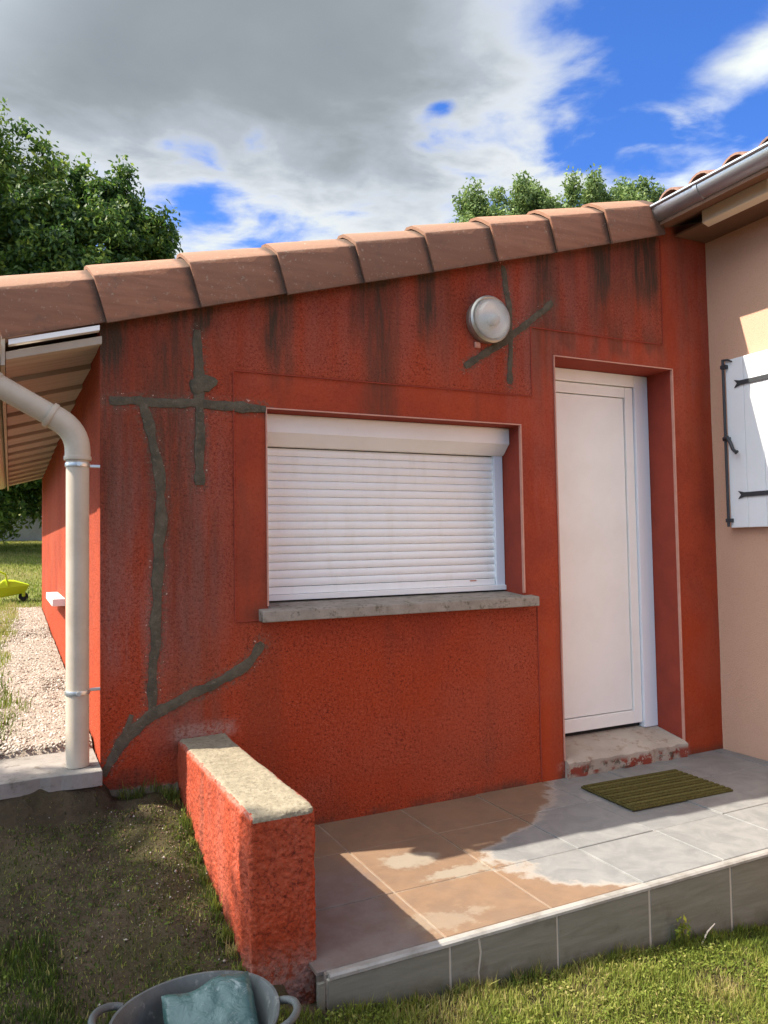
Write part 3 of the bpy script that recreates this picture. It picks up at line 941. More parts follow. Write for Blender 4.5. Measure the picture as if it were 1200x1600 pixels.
for ring, (rr, yy) in enumerate(((1.0, 0.003), (0.9, -0.007), (0.5, -0.0105))):
    for k in range(20):
        a = 2 * math.pi * k / 20
        w = 1.0 + 0.28 * math.sin(2 * a + 0.6) + 0.12 * math.sin(5 * a)
        vs.append((0.418 + rr * 0.052 * w * math.cos(a), yy, 1.950 + rr * 0.047 * w * math.sin(a)))
fs = [(r * 20 + k, r * 20 + (k + 1) % 20, (r + 1) * 20 + (k + 1) % 20, (r + 1) * 20 + k) for r in range(2) for k in range(20)] + [tuple(range(40, 60))]
MB().add(vs, fs).build('mortar_repair', M_MORTAR, house, smoothf=True)

# ---- roof of the lean-to
mb = MB()
mb.prism([(-0.36, 2.065), (3.05, 2.065 + 3.41 * RS), (3.05, 2.10 + 3.41 * RS), (-0.36, 2.10)], 'y', 0.06, 6.62)
roof = mb.build('roof', M_BROWN, house)
# corrugated field of tiles (out of sight from below)
xs2 = np.linspace(-0.40, 3.15, 40)
ys2 = np.linspace(0.16, 6.66, 260)
Xr, Yr = np.meshgrid(xs2, ys2, indexing='ij')
Zr = 2.30 + RS * Xr + 0.04 * np.abs(np.sin(Yr * math.pi / 0.22)) - 0.018 * ((Xr / 0.38) % 1.0)
I = np.arange(Xr.size).reshape(Xr.shape)
F = np.stack([I[:-1, :-1], I[1:, :-1], I[1:, 1:], I[:-1, 1:]], -1).reshape(-1, 4)
tf = put('tile_field', mesh_np('tile_field', np.stack([Xr, Yr, Zr], -1).reshape(-1, 3), F), M_TERRA, roof)
tf['kind'] = 'stuff'

# verge tile: folded profile (y, z) swept along the slope, lower end lapping proud
PO = [(-0.060, 0.0), (-0.062, 0.182), (-0.057, 0.188), (-0.030, 0.210), (0.000, 0.233), (0.040, 0.256), (0.09, 0.266), (0.14, 0.254), (0.20, 0.205)]
PI_ = [(y + 0.012, z - (0.0 if i == 0 else 0.011)) for i, (y, z) in enumerate(PO)]
VT = MB()
L = 0.425
vs = []
st_ = [(0.0, 1.0), (0.02, 1.0), (0.30, 0.35), (L, 0.0)]
for s, k in st_:
    for prof_ in (PO, PI_):
        for (y, z) in prof_:
            vs.append((s - RS * z, y - 0.017 * k, z * (1 + 0.075 * k) + RS * (s - RS * z) + 0.006 * (1 - k) * (z < 0.05)))
m_ = len(PO)
fs = []
for i in range(len(st_) - 1):
    for j in range(m_ - 1):
        a = i * 2 * m_ + j
        fs.append((a, a + 1, a + 1 + 2 * m_, a + 2 * m_))
        a2 = a + m_
        fs.append((a2 + 2 * m_, a2 + 1 + 2 * m_, a2 + 1, a2))
    a = i * 2 * m_
    fs.append((a, a + 2 * m_, a + 3 * m_, a + m_))
    a = i * 2 * m_ + m_ - 1
    fs.append((a, a + m_, a + 3 * m_, a + 2 * m_))
for i in (0, len(st_) - 1):
    for j in range(m_ - 1):
        a = i * 2 * m_ + j
        fs.append((a, a + m_, a + m_ + 1, a + 1))
VT.add(vs, fs)
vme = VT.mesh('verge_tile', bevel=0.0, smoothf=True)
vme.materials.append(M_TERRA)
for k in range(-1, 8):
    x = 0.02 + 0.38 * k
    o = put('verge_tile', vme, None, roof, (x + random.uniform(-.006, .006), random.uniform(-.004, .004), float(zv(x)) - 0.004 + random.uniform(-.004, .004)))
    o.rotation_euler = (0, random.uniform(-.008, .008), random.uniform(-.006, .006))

# eave soffit: overlapping boards running up the slope
for k in range(14):
    y0 = -0.035 + 0.47 * k
    y1 = min(y0 + 0.468, 6.60)
    mb = MB()
    vs = []
    for x in (-0.345, 0.004):
        zz = 2.128 + RS * x
        vs += [(x, y0, zz - 0.052), (x, y1, zz - 0.030), (x, y1, zz - 0.006), (x, y0, zz - 0.020)]
    mb.add(vs, [(0, 1, 5, 4), (1, 2, 6, 5), (2, 3, 7, 6), (3, 0, 4, 7), (0, 3, 2, 1), (4, 5, 6, 7)])
    mb.build('soffit_board', M_SOFFIT, roof, bevel=0.002)
mb = MB()                                        # white batten closing the verge
mb.add([(-0.335, -0.072, 2.030), (-0.008, -0.072, 2.122), (-0.008, -0.072, 2.142), (-0.335, -0.072, 2.050),
        (-0.335, -0.036, 2.030), (-0.008, -0.036, 2.122), (-0.008, -0.036, 2.142), (-0.335, -0.036, 2.050)],
       [(0, 1, 2, 3), (4, 7, 6, 5), (0, 4, 5, 1), (3, 2, 6, 7), (0, 3, 7, 4), (1, 5, 6, 2)])
mb.build('verge_batten', M_WHITE, roof)
MB().box((-0.362, -0.05, 1.955), (-0.347, 6.6, 2.075)).build('fascia_board', M_SOFFIT, roof)

# ---- window sill and roller shutter
mb = MB()
mb.add([(0.657, -0.056, 0.918), (2.135, -0.056, 0.918), (2.135, -0.056, 0.968), (0.657, -0.056, 0.968),
        (0.657, 0.30, 0.930), (2.135, 0.30, 0.930), (2.135, 0.30, 0.998), (0.657, 0.30, 0.998)],
       [(0, 1, 2, 3), (4, 7, 6, 5), (0, 4, 5, 1), (3, 2, 6, 7), (0, 3, 7, 4), (1, 5, 6, 2)])
mb.v = [(x, y, z) for x, y, z in mb.v]
sill = mb.build('window_sill', M_SILL, house, bevel=0.006)
rs = empty('roller_shutter')
rs.parent = house
SX0, SX1, SY = 0.701, 2.078, 0.185
prof = [(SY + 0.06, 1.859), (0.098, 1.859), (0.096, 1.852), (0.096, 1.775), (0.104, 1.768), (0.150, 1.722), (0.156, 1.718), (SY + 0.06, 1.718)]
bx = MB().prism(prof, 'x', SX0 + 0.004, SX1 - 0.001)
o = bx.build('shutter_box', M_WHITE, rs, bevel=0.002)
slat = MB()
w = SX1 - SX0 - 0.10
pr = [(0.0045, 0.0), (-0.0005, 0.0018), (-0.0045, 0.010), (-0.0057, 0.019), (-0.0042, 0.028), (-0.0002, 0.0345), (0.0045, 0.0380), (0.009, 0.0382), (0.009, 0.0)]
slat.prism(pr, 'x', 0, w)
sme = slat.mesh('slat', smoothf=True)
sme.materials.append(M_SLAT)
NS = 17
zz = 1.058
for k in range(NS):
    o = put('slat', sme, None, rs, (SX0 + 0.05, SY + random.uniform(-.0006, .0006), zz + k * 0.0386))
    o.rotation_euler = (random.uniform(-.012, .012), 0, 0)
MB().box((SX0 + 0.04, SY + 0.010, 1.02), (SX1 - 0.04, SY + 0.014, 1.74)).build('shutter_backing', M_DARK, rs)
MB().box((SX1 - 0.055, SY - 0.020, 1.012), (SX1 - 0.001, SY + 0.03, 1.722)).build('guide_rail', M_GUIDE, rs, bevel=0.003)
MB().box((SX0 + 0.001, SY - 0.020, 1.012), (SX0 + 0.055, SY + 0.03, 1.722)).build('guide_rail', M_GUIDE, rs, bevel=0.003)
MB().box((SX0 + 0.052, SY - 0.008, 1.022), (SX1 - 0.058, SY + 0.012, 1.056)).build('bottom_bar', M_SLAT, rs, bevel=0.003)
MB().box((SX0 + 0.001, SY - 0.030, 0.995), (SX1 - 0.0, SY + 0.05, 1.021)).build('frame_sill', M_WHITE, rs, bevel=0.003)
MB().box((1.86, SY - 0.0105, 1.046), (1.90, SY - 0.0085, 1.053)).build('handle_tab', M_BEAD, rs)

# ---- door
door = empty('door')
door.parent = house
x0, x1 = DOOR[0] + 0.002, DOOR[1] - 0.002
DY = 0.195
MB().box((x1 - 0.105, DY, 0.135), (x1, DY + 0.07, 2.248)).build('door_frame', M_GUIDE, door, bevel=0.004)
MB().box((x0, DY, 0.135), (x0 + 0.07, DY + 0.07, 2.248)).build('door_frame', M_GUIDE, door, bevel=0.004)
MB().box((x0 + 0.071, DY, 2.178), (x1 - 0.106, DY + 0.07, 2.248)).build('door_frame', M_WHITE, door, bevel=0.004)
lx0, lx1, lz0, lz1 = x0 + 0.074, x1 - 0.108, 0.165, 2.174
leaf = MB()
rw = 0.062
for a, b2 in (((lx0, lz0), (lx0 + rw, lz1)), ((lx1 - rw, lz0), (lx1, lz1)), ((lx0 + rw + .0005, lz0), (lx1 - rw - .0005, lz0 + 0.075)), ((lx0 + rw + .0005, lz1 - rw), (lx1 - rw - .0005, lz1))):
    MB().box((a[0], DY + 0.016, a[1]), (b2[0], DY + 0.06, b2[1])).build('door_rail', M_WHITE, door, bevel=0.004)
MB().box((lx0 + rw + 0.004, DY + 0.028, lz0 + 0.079), (lx1 - rw - 0.004, DY + 0.05, lz1 - rw - 0.004)).build('door_panel', M_WHITE, door, bevel=0.003)
MB().box((lx0 + 0.01, DY + 0.052, lz0 + 0.01), (lx1 - 0.01, DY + 0.056, lz1 - 0.01)).build('door_core', M_DARK, door)
MB().box((x0 + 0.07, DY + 0.045, 0.12), (x1 - 0.105, DY + 0.068, 0.17)).build('door_seal', M_DARK, door)
# worn threshold
vs = []
NX = 40
for i in range(NX + 1):
    x = x0 + 0.001 + (x1 - x0 - 0.004) * i / NX
    e = 0.006 * math.sin(i * 0.9) + random.uniform(-.004, .004)
    vs += [(x, -0.018 + e, -0.004), (x, -0.026 + e * 0.5, 0.040 + e), (x, -0.028 + e * 0.6, 0.078 + e * 0.3), (x, -0.012, 0.090), (x, DY + 0.10, 0.150), (x, DY + 0.10, -0.004)]
fs = []
for i in range(NX):
    for j in range(6):
        a = i * 6 + j
        b2 = i * 6 + (j + 1) % 6
        fs.append((a, b2, b2 + 6, a + 6))
fs += [tuple(range(6)), tuple(NX * 6 + j for j in range(6))]
MB().add(vs, fs).build('door_step', M_STEP, house, smoothf=True)
# sill of the window in the side wall
mb = MB()
mb.prism([(2.30, 0.875), (3.25, 0.875), (3.25, 0.925), (2.30, 0.925)], 'x', -0.075, 0.02)
mb.build('side_sill', M_WHITE, house, bevel=0.006)

# ------------------------------------------------------------------ beige main house
main = empty('beige_house')
tag(main, 'beige rendered house wall at the right with barrel-tiled eaves', 'house')
MB().box((WX, -5.6, -0.5), (WX + 0.3, 0.02, 3.16)).build('wall', M_BEIGE, main)
MB().box((WX + 0.31, -5.55, -0.5), (11.0, 0.0, 3.15)).build('rear_wall', M_BEIGE, main)
mb = MB()
mb.prism([(3.06, 3.075), (7.2, 3.075 + 4.14 * RS), (11.4, 3.075), (11.4, 3.13), (7.2, 3.13 + 4.14 * RS), (3.06, 3.13)], 'y', -5.9, 6.62)
mroof = mb.build('roof', M_BROWN, main)
BR = MB()
nseg = 9
vs = []
for s, rr in ((0.0, 0.088), (0.46, 0.072)):
    for t in (0.0, 0.013):
        for k in range(nseg + 1):
            a = math.pi * k / nseg
            vs.append((s, (rr - t) * math.cos(a), (rr - t) * 0.92 * math.sin(a) + RS * s))
n1 = nseg + 1
fs = []
for k in range(nseg):
    fs.append((k, k + 1, 2 * n1 + k + 1, 2 * n1 + k))
    fs.append((n1 + k + 1, n1 + k, 3 * n1 + k, 3 * n1 + k + 1))
    fs.append((k, n1 + k, n1 + k + 1, k + 1))
BR.add(vs, fs)
bme = BR.mesh('barrel_tile', smoothf=True)
bme.materials.append(M_BARREL)
for k in range(27):
    for c in range(2):
        o = put('barrel_tile', bme, None, mroof, (3.03 + 0.38 * c + random.uniform(-.01, .01), -0.17 - 0.212 * k + random.uniform(-.006, .006), 3.150 + RS * 0.38 * c + 0.008))
        o.rotation_euler = (0, random.uniform(-.012, .012), random.uniform(-.02, .02))
# pan tiles in between and the rest of the slope
xs2 = np.linspace(3.08, 7.2, 26)
ys2 = np.arange(-5.85, 6.6, 0.0265)
Xr, Yr = np.meshgrid(xs2, ys2, indexing='ij')
ph = (Yr + 0.17) / 0.212
Zr = 3.128 + RS * (Xr - 3.06) + np.where(Xr > 3.7, 0.075, 0.03) * (0.5 + 0.5 * np.cos(2 * math.pi * ph)) - 0.02 * ((Xr / 0.38) % 1.0)
Zr = np.where((Yr > -0.08) & (Xr < 3.3), np.minimum(Zr, 3.13), Zr)
I = np.arange(Xr.size).reshape(Xr.shape)
F = np.stack([I[:-1, :-1], I[1:, :-1], I[1:, 1:], I[:-1, 1:]], -1).reshape(-1, 4)
o = put('tile_field', mesh_np('tile_field', np.stack([Xr, Yr, Zr], -1).reshape(-1, 3), F, True), M_BARREL, mroof)
o['kind'] = 'stuff'
MB().box((3.24, -5.7, 3.06), (WX - 0.002, -0.005, 3.072)).build('soffit', M_BROWN, main)
mb = MB()
mb.prism([(3.205, 3.045), (3.255, 3.030), (3.255, 3.125), (3.205, 3.125)], 'y', -0.655, -0.235)
mb.build('eave_board', M_CREAM, main, bevel=0.004)
for k in range(1, 6):
    mb = MB()
    mb.prism([(3.205, 3.045), (3.255, 3.030), (3.255, 3.125), (3.205, 3.125)], 'y', -0.655 - 0.9 * k, -0.235 - 0.9 * k)
    mb.build('eave_board', M_CREAM, main, bevel=0.004)

# white ledged shutter folded back on the beige wall
sh = empty('window_shutter')
sh.parent = main
ys_ = -0.152
SXF = WX - 0.052
for k in range(5):
    MB().box((SXF, ys_ - 0.1185 - 0.12 * k, 1.312), (SXF + 0.032, ys_ - 0.12 * k, 2.296)).build('plank', M_SHUT, sh, bevel=0.004)


def strap(z):
    pts = [(-0.055, z - 0.016), (-0.050, z - 0.030), (-0.085, z - 0.022), (-0.60, z - 0.016), (-0.60, z + 0.016), (-0.085, z + 0.022), (-0.050, z + 0.030), (-0.062, z + 0.0), (-0.055, z + 0.016)]
    pts = [(-0.60, z - 0.013), (-0.100, z - 0.013), (-0.062, z - 0.023), (-0.082, z), (-0.062, z + 0.023), (-0.100, z + 0.013), (-0.60, z + 0.013)]
    mb = MB()
    mb.prism([(ys_ + y, zz_) for y, zz_ in pts], 'x', SXF - 0.008, SXF + 0.001)
    mb.build('strap_hinge', M_IRON, sh)


strap(2.145)
strap(1.500)
mb = MB()
mb.tube([(SXF - 0.014, ys_ + 0.004, 1.318), (SXF - 0.014, ys_ + 0.004, 2.300)], 0.0085, 10)
mb.build('locking_rod', M_IRON, sh, smoothf=True)
for z in (1.355, 1.83, 2.255):
    mb = MB()
    mb.box((SXF - 0.026, ys_ - 0.022, z - 0.011), (SXF + 0.001, ys_ + 0.016, z + 0.011))
    mb.build('rod_guide', M_IRON, sh, bevel=0.003)
mb = MB()
mb.tube([(SXF - 0.026, ys_ + 0.002, 1.832), (SXF - 0.034, ys_ - 0.025, 1.836), (SXF - 0.036, ys_ - 0.048, 1.80), (SXF - 0.038, ys_ - 0.062, 1.765), (SXF - 0.040, ys_ - 0.085, 1.742), (SXF - 0.040, ys_ - 0.098, 1.748)], [0.014, 0.012, 0.010, 0.010, 0.011, 0.007], 10)
mb.build('rod_handle', M_IRON, sh, smoothf=True)
mb = MB()
mb.tube([(SXF - 0.012, ys_ + 0.004, 2.296), (SXF - 0.014, ys_ - 0.03, 2.292), (SXF - 0.010, ys_ - 0.055, 2.278)], [0.007, 0.006, 0.004], 8)
mb.build('rod_hook', M_IRON, sh, smoothf=True)

# zinc gutter of the main house
zg = empty('zinc_gutter', (0, 0, 0))
tag(zg, 'grey half-round metal gutter along the beige house eaves', 'gutter')


def half_gutter(cx, cz, r, y0, y1, t=0.004, n=14):
    out = []
    inn = []
    for k in range(n + 1):
        a = math.pi + math.pi * k / n
        out.append((cx + r * math.cos(a), cz + r * math.sin(a)))
        inn.append((cx + (r - t) * math.cos(a), cz + (r - t) * math.sin(a)))
    return MB().prism(out + inn[::-1], 'y', y0, y1)


GCX, GCZ, GR = 3.072, 3.168, 0.074
half_gutter(GCX, GCZ, GR, -5.8, -0.012).build('trough', M_ZINC, zg, smoothf=True)
MB().tube([(GCX - GR - 0.004, -5.8, GCZ + 0.004), (GCX - GR - 0.004, -0.010, GCZ + 0.004)], 0.010, 10).build('front_bead', M_ZINC, zg, smoothf=True)
pts = [(GCX + GR * math.cos(math.pi + math.pi * k / 14), GCZ + GR * math.sin(math.pi + math.pi * k / 14)) for k in range(15)]
MB().prism(pts, 'y', -0.0115, -0.008).build('end_cap', M_ZINC, zg)
half_gutter(GCX, GCZ, GR + 0.005, -0.385, -0.360).build('joint_collar', M_ZINC, zg, smoothf=True)
for k in range(1, 6):
    half_gutter(GCX, GCZ, GR + 0.005, -0.385 - k * 0.9, -0.360 - k * 0.9).build('joint_collar', M_ZINC, zg, smoothf=True)

# eave gutter over the gravel side
eg = empty('eave_gutter')
tag(eg, 'sand coloured eave gutter above the gravel at the left edge', 'gutter')
half_gutter(-0.432, 2.035, 0.068, -0.09, 6.6).build('trough', M_PIPE, eg, smoothf=True)
pts = [(-0.432 + 0.068 * math.cos(math.pi + math.pi * k / 14), 2.035 + 0.068 * math.sin(math.pi + math.pi * k / 14)) for k in range(15)]
MB().prism(pts, 'y', -0.094, -0.0905).build('end_cap', M_PIPE, eg)

# ------------------------------------------------------------------ drainpipe
dp = empty('drainpipe')
tag(dp, 'sand coloured plastic drainpipe with an elbow at the left corner of the red wall', 'drainpipe')
PX, PY, PR = -0.086, -0.020, 0.0435
MB().tube([(PX, PY, 0.404), (PX, PY, 1.615)], PR, 28).build('pipe', M_PIPE, dp, smoothf=True)
el = []
d1 = Vector((0, 0, 1))
d2 = Vector((-0.872, -0.0, 0.49)).normalized()
p0_ = Vector((PX, PY, 1.60))
cor = Vector((PX, PY, 1.722))
tl = 0.085
A_ = cor - d1 * tl
B_ = cor + d2 * tl
el = [p0_, A_ * 0.5 + p0_ * 0.5]
for k in range(9):
    t = k / 8
    el.append(A_ * (1 - t) ** 2 + cor * 2 * t * (1 - t) + B_ * t * t)
el.append(B_ + d2 * 0.035)
MB().tube(el, PR + 0.0045, 28).build('elbow', M_PIPE, dp, smoothf=True)
MB().tube([p0_ + d1 * 0.001, p0_ + d1 * 0.018], PR + 0.0085, 28).build('socket_rim', M_PIPE, dp, bevel=0.002, smoothf=True)
MB().tube([B_ + d2 * 0.018, B_ + d2 * 0.037], PR + 0.0085, 28).build('socket_rim', M_PIPE, dp, bevel=0.002, smoothf=True)
MB().tube([B_ + d2 * 0.01, cor + d2 * 0.36], PR, 28).build('pipe', M_PIPE, dp, smoothf=True)
e2 = cor + d2 * 0.335
up = []
C2 = e2 + d2 * 0.06
for k in range(7):
    t = k / 6
    up.append(e2 * (1 - t) ** 2 + C2 * 2 * t * (1 - t) + (C2 + Vector((0, 0, 0.07))) * t * t)
MB().tube(up, PR + 0.0045, 24).build('elbow', M_PIPE, dp, smoothf=True)
MB().tube([up[-1], (up[-1].x, up[-1].y, 1.975)], PR, 24).build('pipe', M_PIPE, dp, smoothf=True)
for z in (1.583, 0.690):
    mb = MB()
    mb.tube([(PX, PY, z - 0.008), (PX, PY, z + 0.008)], PR + 0.004, 28)
    mb.build('clip', M_CLIP, dp, bevel=0.0015, smoothf=True)
    MB().box((PX + 0.02, PY + 0.02, z - 0.006), (0.01, PY + 0.032, z + 0.006)).build('clip_arm', M_CLIP, dp, bevel=0.002)
    MB().tube([(PX, PY - PR - 0.002, z), (PX, PY - PR - 0.014, z)], 0.009, 8).build('clip_screw', M_CLIP, dp)

# ------------------------------------------------------------------ bulkhead wall lamp
lamp = empty('wall_lamp', (1.873, 0, 2.388))
tag(lamp, 'round bulkhead lamp with frosted glass bowl on the red wall', 'lamp')
m, nt, b = newmat('lamp_metal', rough=0.35, metal=0.7, spec=0.5)
setc(nt, b, mixc(nt, noise(nt, 22, 5, 0.7, gpos(nt)), (0.55, 0.51, 0.44), (0.33, 0.29, 0.23)))
M_LM = m
m, nt, b = newmat('lamp_glass', (0.86, 0.85, 0.80), 0.12, spec=0.6)
b.inputs['Transmission Weight'].default_value = 0.82
b.inputs['IOR'].default_value = 1.42
gp = nd(nt, 'ShaderNodeTexCoord').outputs['Object']
wv = nd(nt, 'ShaderNodeTexWave', {'Vector': gp, 'Scale': 22.0, 'Distortion': 0.6}, wave_type='RINGS', rings_direction='Y')
bump(nt, b, wv.outputs[1], 0.25, 0.004)
M_LG = m
m, nt, b = newmat('lamp_reflector', (0.80, 0.78, 0.73), 0.3, 0.25)
M_LREF = m
Rm = Matrix.Rotation(math.radians(90), 4, 'X')           # +z -> -y
MB().lathe([(0.0, 0.0), (0.112, 0.0), (0.116, 0.006), (0.116, 0.034), (0.108, 0.040), (0.0, 0.040)], 48, Rm).build('base', M_LM, lamp, smoothf=True)
MB().lathe([(0.100, 0.040), (0.118, 0.040), (0.121, 0.046), (0.121, 0.056), (0.112, 0.064), (0.100, 0.062), (0.098, 0.044)], 48, Rm).build('rim', M_LM, lamp, bevel=0.0, smoothf=True)
MB().lathe([(0.101, 0.060), (0.099, 0.078), (0.090, 0.094), (0.074, 0.107), (0.050, 0.116), (0.024, 0.120), (0.002, 0.121)], 48, Rm).build('glass_bowl', M_LG, lamp, smoothf=True)
MB().lathe([(0.002, 0.046), (0.05, 0.046), (0.092, 0.052), (0.096, 0.056)], 48, Rm).build('reflector', M_LREF, lamp, smoothf=True)
MB().lathe([(0.001, 0.050), (0.020, 0.052), (0.030, 0.070), (0.028, 0.085), (0.016, 0.097), (0.001, 0.100)], 24, Matrix.Translation((0, 0, -0.012)) @ Rm).build('bulb', M_WHITE, lamp, smoothf=True)
MB().box((-0.068, -0.012, -0.142), (-0.036, 0.0, -0.112)).build('cable_gland', M_BEAD, lamp, bevel=0.004)

# ------------------------------------------------------------------ low wall
def rough_box(a, b2, r, step, amp):
    a = np.array(a)
    b2 = np.array(b2)
    Vs = []
    Fs = []
    off = 0
    for ax in range(3):
        u, v = [(1, 2), (2, 0), (0, 1)][ax]
        nu = max(2, int((b2[u] - a[u]) / step))
        nv = max(2, int((b2[v] - a[v]) / step))
        U, Vv = np.meshgrid(np.linspace(a[u], b2[u], nu + 1), np.linspace(a[v], b2[v], nv + 1), indexing='ij')
        for side in (0, 1):
            P = np.zeros((U.size, 3))
            P[:, u] = U.ravel()
            P[:, v] = Vv.ravel()
            P[:, ax] = b2[ax] if side else a[ax]
            Vs.append(P)
            I = np.arange(U.size).reshape(U.shape) + off
            f = np.stack([I[:-1, :-1], I[1:, :-1], I[1:, 1:], I[:-1, 1:]], -1).reshape(-1, 4)
            Fs.append(f if side else f[:, ::-1])
            off += U.size
    P = np.concatenate(Vs)
    inner = np.clip(P, a + r, b2 - r)
    dlt = P - inner
    ln = np.maximum(np.linalg.norm(dlt, axis=1, keepdims=True), 1e-9)
    N = dlt / ln
    Q = inner + N * r
    return Q, N, np.concatenate(Fs)


Q, N, F = rough_box((0.303, -1.0625, -0.22), (0.511, 0.01, 0.455), 0.020, 0.0052, 0.0)
h1 = np.clip(vn3(Q * 140.0) * 1.5 - 0.2, 0, 1)
h2 = vn3(Q * 210.0 + 7)
h3 = vn3(Q * 14.0 + 3)
rgh = np.where(N[:, 2] > 0.7, 0.5, 1.0)
disp = rgh * (0.0042 * (h1 - 0.5) + 0.0042 * (h2 - 0.5)) + 0.006 * (h3 - 0.5)
# vertical runs left by the trowel on the lawn side
lf = smooth(-N[:, 0], 0.5, 0.9)
run_ = vn2(Q[:, 1] * 26 + 3 * vn2(Q[:, 1] * 5, Q[:, 2] * 3), Q[:, 2] * 1.6) - 0.5
disp += lf * 0.020 * run_ * smooth(-Q[:, 1], 0.25, 0.7)
Q = Q + N * disp[:, None]
# top rises a touch where it is bedded against the house
Q[:, 2] += np.where(Q[:, 2] > 0.3, 0.004 * np.sin(Q[:, 1] * 5), 0)
me = mesh_np('low_wall', Q, F, True)
zero = np.zeros(len(Q))
low_foot = smooth(Q[:, 2], 0.10, -0.03) * smooth(-Q[:, 1], 0.9, 1.05)
bare_t = np.clip(smooth(N[:, 2], 0.55, 0.85) * 1.2, 0, 1)
vattr(me, 'bare', np.clip(0.35 * low_foot + 0.30 * smooth(N[:, 2], 0.2, 0.6), 0, 1))
vattr(me, 'soot', np.clip(0.45 * smooth(Q[:, 2], 0.16, -0.08) + 0.30 * smooth(fbm2(Q[:, 0] * 8 + Q[:, 1] * 8, Q[:, 2] * 2.0, 4), 0.48, 0.68), 0, 1))
vattr(me, 'wash', 0.25 + zero)
vattr(me, 'plain', zero + 0.25)
vattr(me, 'smear', zero)
lw = empty('low_wall')
tag(lw, 'low red rendered dwarf wall with bare cement top beside the terrace', 'wall')
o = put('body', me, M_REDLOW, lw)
me.materials.append(M_COPE)
mi = (np.abs(N[F].mean(1)[:, 2]) > 0.80) & (Q[F].mean(1)[:, 2] > 0.3)
# ragged paint line
cen = Q[F].mean(1)
edge_d = np.minimum(cen[:, 0] - 0.303, 0.511 - cen[:, 0])
mi = (cen[:, 2] > 0.438) & (edge_d + 0.012 * (vn2(cen[:, 1] * 30, cen[:, 0] * 30) - 0.5) > 0.010)
pi_ = np.zeros(len(me.polygons), dtype=np.int32)
if len(mi) == len(me.polygons):
    pi_[mi] = 1
me.polygons.foreach_set('material_index', pi_)

# ------------------------------------------------------------------ terrace
TY = -1.154
T0, DT = 0.918, 0.4164
ter = MB()
ter.box((0.505, TY + 0.013, -0.6), (WX - 0.001, 0.2, -0.0028))
terrace = ter.build('terrace', M_JOINT)
tag(terrace, 'tiled terrace in front of the red wall', 'terrace', kind='structure')
rows = [TY + 0.028, -0.768, -0.352, 0.012]
cols = [0.48] + [T0 + DT * k for k in range(0, 7)] + [WX - 0.003]
cols = [c for c in cols if c <= WX]
g = 0.0034
for r0, r1 in zip(rows[:-1], rows[1:]):
    for c0, c1 in zip(cols[:-1], cols[1:]):
        if c1 - c0 < 0.02:
            continue
        o = MB().box((c0 + g, r0 + g, -0.014), (c1 - g, r1 - g, 0.0)).build('floor_tile', M_TILE, terrace, bevel=0.0022, seg=1)
        o.location.z = random.uniform(-0.0012, 0.0012)
        o.rotation_euler = (random.uniform(-.0012, .0012), random.uniform(-.0012, .0012), 0)
MB().box((0.506, TY + 0.0012, -0.5), (WX - 0.002, TY + 0.0125, -0.0135)).build('riser_grout', M_GROUT, terrace)
# edge trim
MB().prism([(TY - 0.004, -0.013), (TY + 0.026, -0.013), (TY + 0.026, 0.001), (TY + 0.002, 0.002), (TY - 0.004, -0.004)], 'x', 0.512, WX - 0.002).build('edge_trim', M_TRIM, terrace)
rc = [0.470, 0.502] + [T0 + DT * k for k in range(0, 7)] + [WX - 0.003]
for c0, c1 in zip(rc[:-1], rc[1:]):
    if c1 > WX or c1 - c0 < 0.02:
        continue
    if abs(c0 - T0) < 0.01:                      # the broken one
        xb = c0 + 0.105
        vs1 = [(c0 + 0.003, -0.42), (xb - 0.002, -0.42), (xb + 0.004, -0.2), (xb - 0.006, -0.12), (xb + 0.003, -0.06), (xb - 0.003, -0.015), (c0 + 0.003, -0.015)]
        vs2 = [(xb + 0.005, -0.42), (c1 - 0.003, -0.42), (c1 - 0.003, -0.015), (xb + 0.006, -0.015), (xb + 0.012, -0.06), (xb + 0.001, -0.12), (xb + 0.010, -0.2)]
        for pl in (vs1, vs2):
            MB().prism(pl, 'y', TY, TY + 0.011).build('riser_tile', M_RISER, terrace)
        continue
    y_o = random.uniform(-0.0015, 0.0)
    MB().box((c0 + 0.0045, TY + y_o, -0.42), (c1 - 0.0045, TY + 0.011, -0.015)).build('riser_tile', M_RISER, terrace, bevel=0.002, seg=1)

# ------------------------------------------------------------------ doormat
mat_ = empty('doormat', (2.575, -0.378, 0.0))
tag(mat_, 'olive green ribbed doormat on the grey tiles before the door', 'doormat')
mat_.rotation_euler = (0, 0, math.radians(-2))
m, nt, b = newmat('mat_fibre', rough=1.0, spec=0.05)
p = gpos(nt)
setc(nt, b, mixc(nt, sstep(nt, noise(nt, 120, 4, 0.7, p), 0.3, 0.7), (0.055, 0.045, 0.016), (0.135, 0.115, 0.038)))
bump(nt, b, noise(nt, 240, 3, 0.7, p), 1.0, 0.006)
M_MAT = m
m, nt, b = newmat('mat_rib', rough=1.0, spec=0.05)
p = gpos(nt)
setc(nt, b, mixc(nt, sstep(nt, noise(nt, 120, 4, 0.7, p), 0.3, 0.7), (0.085, 0.075, 0.026), (0.155, 0.135, 0.048)))
bump(nt, b, noise(nt, 240, 3, 0.7, p), 1.0, 0.006)
M_RIB = m
MB().box((-0.315, -0.19, 0.003), (0.315, 0.19, 0.013)).build('backing', M_MAT, mat_, bevel=0.004)
for k in range(11):
    y = -0.172 + 0.0344 * k
    MB().box((-0.308, y - 0.011, 0.011), (0.308, y + 0.011, 0.0195)).build('rib', M_RIB if k % 2 else M_MAT, mat_, bevel=0.004)

